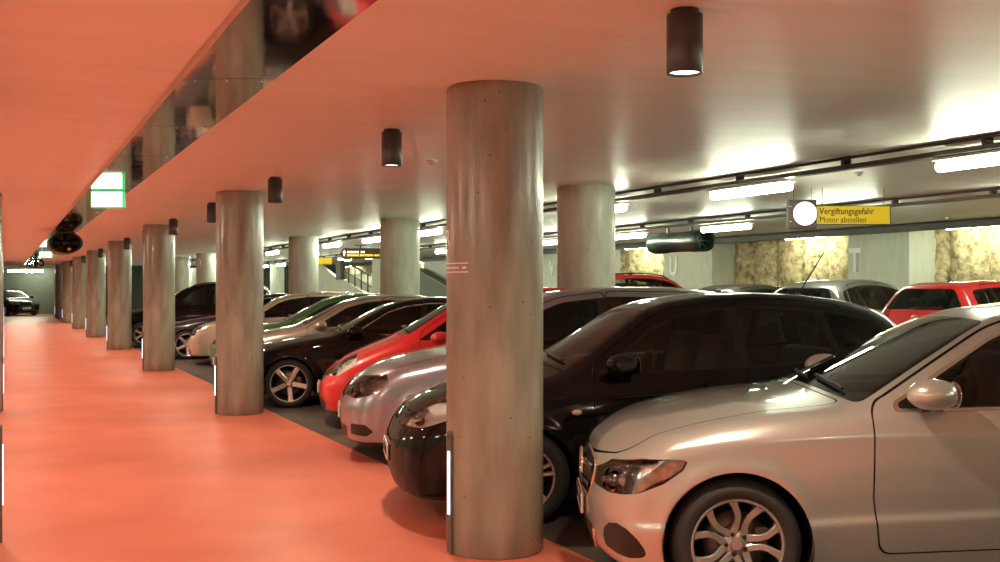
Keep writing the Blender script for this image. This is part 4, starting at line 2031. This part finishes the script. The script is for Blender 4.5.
def hatch(L=4.03, **k):
    p = dict(L=L, top=[(0, .60), (.08, .69), (.25, .79), (.5, .875), (.8, .95), (1.02, 1.0), (1.12, 1.045), (1.75, 1.40), (1.98, 1.465), (2.3, 1.505), (2.66, 1.518), (3.0, 1.50), (3.3, 1.462), (3.52, 1.41), (3.66, 1.34), (3.84, 1.08), (3.97, .92), (4.03, .8)],
             belt=[(0, .86), (1.0, .955), (2.5, 1.0), (3.4, 1.06), (4.03, 1.12)], axles=(.85, 3.36), wr=.312, arch=.345, rim=.205, screen=(1.10, 1.80), rear_glass=(1.08, 1.37),
             dlo=(1.28, 3.52, -.25), panes=[(1.50, .0, 2.34, .05), (2.42, .05, 3.05, -.12), (3.10, -.12, 3.6, 0)], doors=[(1.32, .0, 2.38, .06), (2.385, .06, 3.12, .12)],
             mirror=(1.50, 1.05), handles=[(2.18, .90), (3.0, .94)], wheel='double', skirt=.20,
             lamps=[([(.04, .63), (.06, .70), (.30, .80), (.56, .86), (.58, .83), (.40, .72), (.20, .645)], .30, 'head'), ([(3.75, .75), (3.66, 1.1), (3.9, 1.12), (4.1, .75)], .55, 'tail')],
             front_black=[([(0, .50), (.42, .52), (.42, .62), (0, .64)], .3, 'grille'), ([(0, .22), (.55, .22), (.60, .30), (.45, .34), (0, .34)], .35, 'lower_grille')])
    p.update(k)
    return spec(**p)


MERC = spec(
    L=4.69, hw=[(0, .80), (.3, .862), (.8, .892), (1.5, .900), (2.6, .905), (3.8, .885), (4.69, .80)],
    top=[(0, .66), (.06, .70), (.18, .78), (.35, .85), (.6, .915), (.9, .968), (1.12, .985), (1.27, 1.0), (1.35, 1.03), (2.07, 1.375), (2.28, 1.435), (2.6, 1.472), (2.95, 1.475), (3.3, 1.44), (3.6, 1.37), (4.1, 1.13), (4.35, 1.09), (4.69, 1.03)],
    nose=[(.12, .18), (.20, .11), (.30, .08), (.44, .07), (.55, .08), (.66, .105), (.72, .13), (.85, .26)],
    tail=[(.15, 4.6), (.3, 4.68), (.55, 4.69), (.8, 4.64), (1.0, 4.58), (1.2, 4.5), (1.6, 4.3)],
    bot=[(0, .15), (.8, .15), (3.3, .19), (4.69, .27)],
    sec=[(.12, -.085), (.24, -.045), (.33, -.022), (.405, -.008), (.43, -.0185), (.55, -.006), (.68, .0), (.80, -.001), (.845, -.003), (.865, -.014), (.93, -.034), (1.0, -.058)],
    belt=[(0, .86), (.8, .93), (1.4, .955), (2.0, .965), (3.2, 1.0), (4.0, 1.04), (4.69, 1.02)], belt0=.95, tumble=.50, cw=.10, crown=.055, sweepf=.19, pf=2.6, sweepr=.16, xm=2.75, k1=.11, k2=.07,
    axles=(.78, 3.62), wr=.316, arch=.358, rim=.2235, flare=.012, screen=(1.32, 2.12), apillar=.068, rear_glass=(1.13, 1.38), dlo=(1.55, 3.55, -.9), margin=.064,
    panes=[(1.74, .0, 2.52, .05), (2.60, .05, 3.32, -.2), (3.38, -.2, 3.6, 0)], doors=[(1.425, .02, 2.56, .06), (2.565, .06, 3.40, .15)], sill=.265, gap=.004,
    mirror=(1.69, 1.048), mirror_size=(.225, .15), handles=[(2.35, .86), (3.2, .88)], wheel='twin', plate_z=.395, bonnet=(.115, .175), bonnet_z=.60, bonnet_sweep=.22,
    lamps=[([(.115, .545), (.13, .63), (.20, .695), (.33, .728), (.45, .733), (.545, .728), (.52, .68), (.43, .615), (.31, .565), (.18, .535)], .30, 'head'), ([(4.3, .8), (4.25, .98), (4.7, .98), (4.7, .75)], .4, 'tail')],
    front_black=[([(0, .465), (.36, .465), (.42, .56), (.40, .66), (0, .685)], .33, 'grille'), ([(0, .20), (.36, .20), (.42, .29), (.40, .325), (0, .325)], .33, 'lower_grille')],
    side_black=[([(.165, .25), (.152, .30), (.155, .35), (.175, .385), (.21, .40), (.25, .385), (.30, .34), (.335, .29), (.345, .262), (.33, .245), (.27, .235), (.21, .238)], .45, 'bumper_intake')],
    skirt=.165, chrome_line=True)
MERC.update(inset=.012, rake=.042)

HATCH = hatch(antenna=(3.13, .40, .55), clear_lamp=True, repeater=(1.20, .74), rub=(1.42, 3.05, .825, .915, 2.36))
HATCH['lamps'] = HATCH['lamps'] + [([(.40, .735), (.46, .80), (.58, .85), (.57, .80)], .30, 'amber')]
HATCH['lamps'] = [HATCH['lamps'][2], HATCH['lamps'][0], HATCH['lamps'][1]]
PLUS = hatch(L=4.2, top=[(0, .60), (.10, .69), (.25, .80), (.42, .88), (.76, .96), (1.0, 1.0), (1.08, 1.05), (1.75, 1.43), (2.0, 1.51), (2.5, 1.56), (3.2, 1.55), (3.72, 1.49), (3.95, 1.2), (4.1, 1.0), (4.2, .85)],
             axles=(.86, 3.44), rear_glass=(1.1, 1.42), wheel='six', dlo=(1.22, 3.66, -.2), panes=[(1.44, .0, 2.36, .05), (2.44, .05, 3.15, -.1), (3.2, -.1, 3.75, 0)], doors=[(1.32, .0, 2.4, .06), (2.405, .06, 3.2, .12)],
             lamps=[([(.05, .60), (.08, .70), (.20, .76), (.42, .80), (.43, .73), (.32, .63), (.14, .58)], .30, 'head'), ([(3.85, .75), (3.8, 1.0), (4.2, 1.0), (4.2, .75)], .5, 'tail')],
             front_black=[([(0, .56), (.38, .58), (.40, .65), (0, .67)], .3, 'grille'), ([(0, .22), (.5, .22), (.55, .33), (0, .34)], .35, 'lower_grille')],
             side_black=[([(.10, .26), (.10, .36), (.22, .36), (.30, .30), (.24, .255)], .5, 'bumper_intake')])
JAZZ = hatch(L=3.83, top=[(0, .54), (.1, .63), (.33, .79), (.6, .905), (.8, .985), (.9, 1.04), (1.5, 1.37), (1.85, 1.49), (2.2, 1.54), (2.7, 1.55), (3.2, 1.52), (3.5, 1.47), (3.70, 1.1), (3.83, .85)],
             axles=(.78, 3.26), wr=.29, arch=.32, rim=.185, screen=(.92, 1.62), dlo=(1.10, 3.34, -.2), panes=[(1.34, .0, 2.14, .05), (2.22, .05, 2.85, -.1), (2.9, -.1, 3.4, 0)], doors=[(1.12, .0, 2.18, .06), (2.185, .06, 2.95, .1)],
             mirror=(1.34, 1.0), handles=[(1.98, .88), (2.8, .92)], wheel='seven', hw=[(0, .77), (.35, .82), (.8, .838), (2.4, .845), (3.2, .83), (3.83, .77)], clear_lamp=True, xm=2.35,
             lamps=[([(.06, .58), (.09, .66), (.25, .74), (.44, .82), (.42, .72), (.22, .59)], .28, 'head'), ([(3.5, .8), (3.45, 1.1), (3.83, 1.1), (3.83, .75)], .5, 'tail')])
COUPE = hatch(L=4.3, top=[(0, .58), (.08, .68), (.4, .80), (.97, .90), (1.3, .95), (1.38, .985), (2.02, 1.31), (2.3, 1.385), (2.7, 1.425), (3.2, 1.41), (3.6, 1.35), (3.95, 1.1), (4.2, .98), (4.3, .8)],
              belt=[(0, .80), (1.2, .90), (2.5, .94), (3.5, 1.0), (4.3, 1.04)], belt0=.90, axles=(.80, 3.44), wr=.318, arch=.345, rim=.238, screen=(1.38, 2.06), rear_glass=(1.08, 1.33), margin=.08,
              dlo=(1.55, 3.58, -.5), panes=[(1.75, .0, 2.52, .05), (2.60, .05, 3.25, -.15), (3.3, -.15, 3.6, 0)], doors=[(1.45, .0, 2.56, .06), (2.565, .06, 3.3, .12)], mirror=(1.66, .98), handles=[(2.35, .83), (3.15, .86)],
              wheel='five', lamps=[([(.06, .58), (.06, .65), (.20, .70), (.42, .74), (.40, .67), (.2, .59)], .30, 'head'), ([(3.95, .75), (3.9, .95), (4.3, .95), (4.3, .75)], .5, 'tail')],
              front_black=[([(.05, .50), (.32, .50), (.32, .63), (.05, .65)], .3, 'grille'), ([(0, .22), (.55, .22), (.60, .32), (0, .34)], .35, 'lower_grille')], chrome_line=True)
SALOON = dict(COUPE, L=4.5, top=[(0, .60), (.1, .70), (.4, .82), (.95, .92), (1.22, .97), (1.32, 1.01), (1.98, 1.34), (2.3, 1.415), (2.7, 1.45), (3.2, 1.43), (3.6, 1.35), (3.98, 1.1), (4.3, 1.04), (4.5, .9)],
              belt=[(0, .84), (1.2, .93), (2.5, .96), (3.6, 1.0), (4.5, 1.0)], belt0=.92, screen=(1.32, 2.04), wheel='six', rim=.21, axles=(.85, 3.5), chrome_line=False,
              tail=[(.15, 4.40), (.3, 4.49), (.5, 4.5), (.65, 4.48), (.9, 4.42), (1.2, 4.34), (1.6, 4.16)], hw=[(0, .80), (.35, .855), (.8, .875), (2.4, .885), (3.4, .87), (4.5, .80)], xm=2.6,
              bot=[(0, .17), (.4, .16), (4.1, .17), (4.5, .24)])
ESTATE = hatch(L=4.4, top=[(0, .60), (.06, .72), (.3, .83), (.7, .92), (1.05, .97), (1.15, 1.01), (1.75, 1.34), (2.0, 1.41), (2.4, 1.455), (2.8, 1.465), (3.4, 1.45), (3.9, 1.40), (4.15, 1.1), (4.3, .95), (4.4, .8)],
               axles=(.86, 3.5), wheel='seven', belt=[(0, .85), (1.2, .93), (2.5, .96), (3.5, .99), (4.4, 1.02)], belt0=.92, screen=(1.15, 1.80), rear_glass=(1.05, 1.36), dlo=(1.30, 3.9, -.3),
               panes=[(1.48, .0, 2.30, .05), (2.46, .05, 3.2, -.1), (3.3, -.1, 3.95, 0)], doors=[(1.35, .0, 2.38, .06), (2.385, .06, 3.2, .12)], mirror=(1.5, 1.0), clear_lamp=True,
               lamps=[([(.03, .60), (.05, .74), (.20, .77), (.34, .78), (.30, .66), (.18, .60)], .34, 'head'), ([(4.1, .7), (4.0, 1.0), (4.4, 1.0), (4.4, .7)], .5, 'tail')])
SUV = hatch(L=4.45, top=[(0, .70), (.06, .86), (.4, .97), (.9, 1.04), (1.15, 1.09), (1.25, 1.14), (1.80, 1.52), (2.05, 1.61), (2.5, 1.67), (3.1, 1.68), (3.7, 1.64), (4.05, 1.57), (4.25, 1.2), (4.38, 1.0), (4.45, .8)],
            belt=[(0, .95), (1.2, 1.06), (2.5, 1.09), (3.5, 1.12), (4.45, 1.16)], belt0=1.0, axles=(.86, 3.5), wr=.34, arch=.375, rim=.22, screen=(1.24, 1.88), rear_glass=(1.18, 1.52), dlo=(1.40, 3.98, -.3),
            panes=[(1.58, .0, 2.36, .05), (2.46, .05, 3.2, -.1), (3.3, -.1, 4.0, 0)], doors=[(1.40, .0, 2.40, .06), (2.405, .06, 3.2, .12)], mirror=(1.58, 1.14), handles=[(2.2, .96), (3.05, 1.0)], wheel='six', rails=(2.0, 3.95), tumble=.34,
            nose=[(.12, .09), (.25, .03), (.4, 0), (.6, .0), (.75, .03), (.85, .08), (.95, .22)], bonnet_z=.75,
            lamps=[([(.05, .72), (.05, .84), (.25, .90), (.42, .90), (.38, .80), (.2, .72)], .34, 'head'), ([(4.15, .8), (4.1, 1.2), (4.45, 1.2), (4.45, .8)], .5, 'tail')])

# ------------------------------------------------------------------ paints
P_SILVER = paint('champagne_silver_paint', (.54, .55, .52), .62, .28)
P_BLACK = mat('black_paint', (.005, .0045, .0045), .5, 0.0, .55, .03, spec=.02)
P_GREY = paint('blue_grey_paint', (.33, .35, .40), .75, .30)
P_RED = mat('red_paint', (.62, .012, .014), .35, 0.0, 1.0, .03)
P_NAVY = paint('navy_paint', (.012, .010, .028), .4, .3)
P_GREEN = paint('green_paint', (.06, .26, .11), .6, .3)
P_BEIGE = paint('pale_beige_paint', (.62, .56, .46), .35, .35)
P_HOODS = paint('warm_silver_paint', (.50, .46, .40), .7, .3)
P_STEEL = paint('steel_silver_paint', (.20, .215, .21), .75, .32)
P_DARK = paint('dark_grey_paint', (.03, .03, .032), .5, .3)


def settle(root, x, y, f):
    root.location = (x, y, ground(x, y, False))
    root.rotation_euler = (math.atan(SLOPE * math.sin(TH - f)), -math.atan(SLOPE * math.cos(TH - f)), f)


def place(root, car, px, dep, yaw):
    """put the near front wheel's outer face at pixel column px and depth dep; yaw in degrees"""
    f = math.radians(yaw)
    sp = car.sp
    hx = sp['axles'][0]
    hy = car.hw(hx) - sp.get('inset', .012)
    ux, uy = (math.cos(f), math.sin(f)), (-math.sin(f), math.cos(f))
    Lx = (px - 500) / F_PX * dep
    settle(root, Lx - hx * ux[0] + hy * uy[0], dep - hx * ux[1] + hy * uy[1], f)


G1 = 'cars parked nose to the red lane'
G2 = 'cars parked along the rough wall'
FAR = .032

r_, c_ = build_car('sedan', MERC, 'large champagne silver sedan nearest the camera, right foreground', G1, P_SILVER, .0135, m_glass=M_GLS, rim=M_DAL)
place(r_, c_, 738.5, 5.20, -1.5)
merc_root, merc_car = r_, c_


def star_grille(root, car):
    # two chrome louvres and a three pointed star
    for z in (.525, .608):
        for sgn in (-1, 1):
            b = MB()
            pts = [(car.x_front(y, z) - .006, sgn * y, z) for y in np.linspace(.085, .385, 8)]
            vs, fs = [], []
            for x, y, zz in pts:
                vs += [(x, y, zz - .020), (x - .012, y, zz - .012), (x - .012, y, zz + .012), (x, y, zz + .020), (x + .03, y, zz)]
            for i in range(len(pts) - 1):
                for k in range(5):
                    a, c = i * 5 + k, i * 5 + (k + 1) % 5
                    fs.append((a, c, c + 5, a + 5))
            b.add(vs, fs)
            b.build('grille_louvre', M_CHR, root)
    s = MB()
    xs = car.x_front(0, .57) - .012
    s.tube([(xs, .092 * math.cos(a), .57 + .092 * math.sin(a)) for a in np.linspace(0, 2 * math.pi, 41)[:-1]], .010, 8, closed=True)
    for k in range(3):
        a = math.pi / 2 + k * 2 * math.pi / 3
        t = (xs, .09 * math.cos(a), .57 + .09 * math.sin(a))
        l = (xs, .022 * math.cos(a + 1.05), .57 + .022 * math.sin(a + 1.05))
        r = (xs, .022 * math.cos(a - 1.05), .57 + .022 * math.sin(a - 1.05))
        c = (xs - .014, 0, .57)
        bk = (xs + .01, 0, .57)
        s.add([t, l, r, c, bk], [(0, 1, 3), (0, 3, 2), (0, 4, 1), (0, 2, 4)])
    s.build('grille_star', M_CHR, root)
    f = MB()
    rim_ = [(0, .465), (.36, .465), (.42, .56), (.40, .66), (0, .685)]
    for sgn in (-1, 1):
        pts = [(car.x_front(y, z) - .002, sgn * y, z) for y, z in rim_]
        f.tube(pts, .009, 8)
    f.build('grille_surround', M_CHR, root)
    lp = MB()
    for sgn in (-1, 1):
        pts = [(car.x_front(y, z) - .004, sgn * y, z) for y, z in [(0, .185), (.2, .187), (.36, .195), (.43, .26), (.45, .31)]]
        lp.tube(pts, .014, 8)
    lp.build('bumper_lip', M_CHR, root)


star_grille(merc_root, merc_car)
# chrome edge along the mirror and sill highlight come from the paint itself
FRONT = [
    ('hatchback', HATCH, 'black five-door hatchback behind the nearest column, between the silver sedan and the blue-grey car', P_BLACK, 525, 7.05, 9, .022, M_GLS, M_ALU),
    ('hatchback', PLUS, 'blue-grey hatchback with dark headlight, between the black hatchback and the red compact car', P_GREY, None, 9.50, 8, .026, M_GLD, M_ALU),
    ('compact_car', JAZZ, 'red compact car with red side mirror, left of the nearest column', P_RED, None, 11.80, 8, .026, M_GLD, M_ALU),
    ('coupe', COUPE, 'black low car with five-spoke alloy wheel, right of the second lane column', P_BLACK, 289, 14.0, 8, .03, M_GLD, M_ALU),
    ('sedan', SALOON, 'warm silver-bonneted sedan just behind the black low car', P_HOODS, None, 16.3, 8, FAR, M_GLD, M_ALU),
    ('sedan', SALOON, 'green-bonneted sedan between the warm silver sedan and the pale beige car', P_GREEN, None, 18.6, 8, FAR, M_GLD, M_ALU),
    ('estate_car', ESTATE, 'pale beige car whose headlight shows left of the second lane column', P_BEIGE, None, 21.6, 8, FAR, M_GLD, M_ALU),
    ('sedan', COUPE, 'dark navy car with silver alloy wheel behind the pale beige car', P_NAVY, 187, 23.5, 8, FAR, M_GLD, M_ALU),
    ('people_carrier', SUV, 'tall black car behind the dark navy car', P_BLACK, 143, 28.3, 8, FAR, M_GLD, M_ALU),
]
NOSE_PX = {1: 342, 2: 321, 4: 218, 5: 213, 6: 192}
for i, (kn, sp, lb, pt, px, dep, yaw, h, gl, rm) in enumerate(FRONT):
    r_, c_ = build_car(kn, sp, lb, G1, pt, h, m_glass=gl, rim=rm)
    if px is None:
        zc = dep + .85
        xn = (NOSE_PX[i] - 500) / F_PX * zc
        f = math.radians(yaw)
        settle(r_, xn, zc - .85 * math.sin(f), f)
    else:
        place(r_, c_, px, dep, yaw)

def rear_emblem(root, car):
    z = .93
    x = car.x_rear(0, z) + .012
    m = MB()
    m.tube([(x, .062 * math.cos(a), z + .062 * math.sin(a)) for a in np.linspace(0, 2 * math.pi, 33)[:-1]], .008, 8, closed=True)
    for pts in (((-.024, .052), (0, .012), (.024, .052)), ((-.05, .026), (-.02, -.05), (0, -.004), (.02, -.05), (.05, .026))):
        m.tube([(x, y, z + q) for y, q in pts], .007, 6)
    m.build('round_emblem', M_CHR, root)


# cars parked nose to the rough wall, seen from behind
BACK = [
    ('hatchback', dict(JAZZ, rear_wiper=True, antenna=(3.0, .16, .3), top=[(x, z - (.07 if z > 1.4 else 0)) for x, z in JAZZ['top']], rear_glass=(1.07, 1.36)), 'red hatchback seen from behind, right edge of the picture', P_RED, 12.45, 14.85, 5),
    ('hatchback', dict(HATCH, antenna=(3.2, .14, .5)), 'steel silver hatchback seen from behind, left of the red one', P_STEEL, 12.22, 16.9, 11),
    ('sedan', SALOON, 'dark sedan of which only the roof shows, left of the steel silver hatchback', P_DARK, 11.85, 19.2, 5),
    ('people_carrier', dict(SUV, top=[(x, z + (.02 if z > 1.5 else 0)) for x, z in SUV['top']], rear_glass=(1.2, 1.55)), 'tall red car with black roof rails under the letter U', P_RED, 13.2, 25.2, 0),
]
for kn, sp, lb, pt, xq, dep, dy in BACK:
    r_, c_ = build_car(kn, sp, lb, G2, pt, FAR, m_glass=M_GLS)
    n_ = Vector((math.cos(TH + math.radians(dy)), math.sin(TH + math.radians(dy)), 0))
    p = at(xq, dep, RISE3) + n_ * sp['L']
    r_.location = p
    r_.rotation_euler = (0, 0, TH + math.radians(dy) + math.pi)
    if xq == 12.45:
        rear_emblem(r_, c_)

r_, c_ = build_car('hatchback', dict(HATCH), 'small black hatchback parked at the far end of the red lane', 'car at the lane end', P_BLACK, .04, m_glass=M_GLD)
f = math.radians(137)
r_.location = ((27 - 500) / F_PX * 60.6, 60.6, 0)
r_.rotation_euler = (0, 0, f)
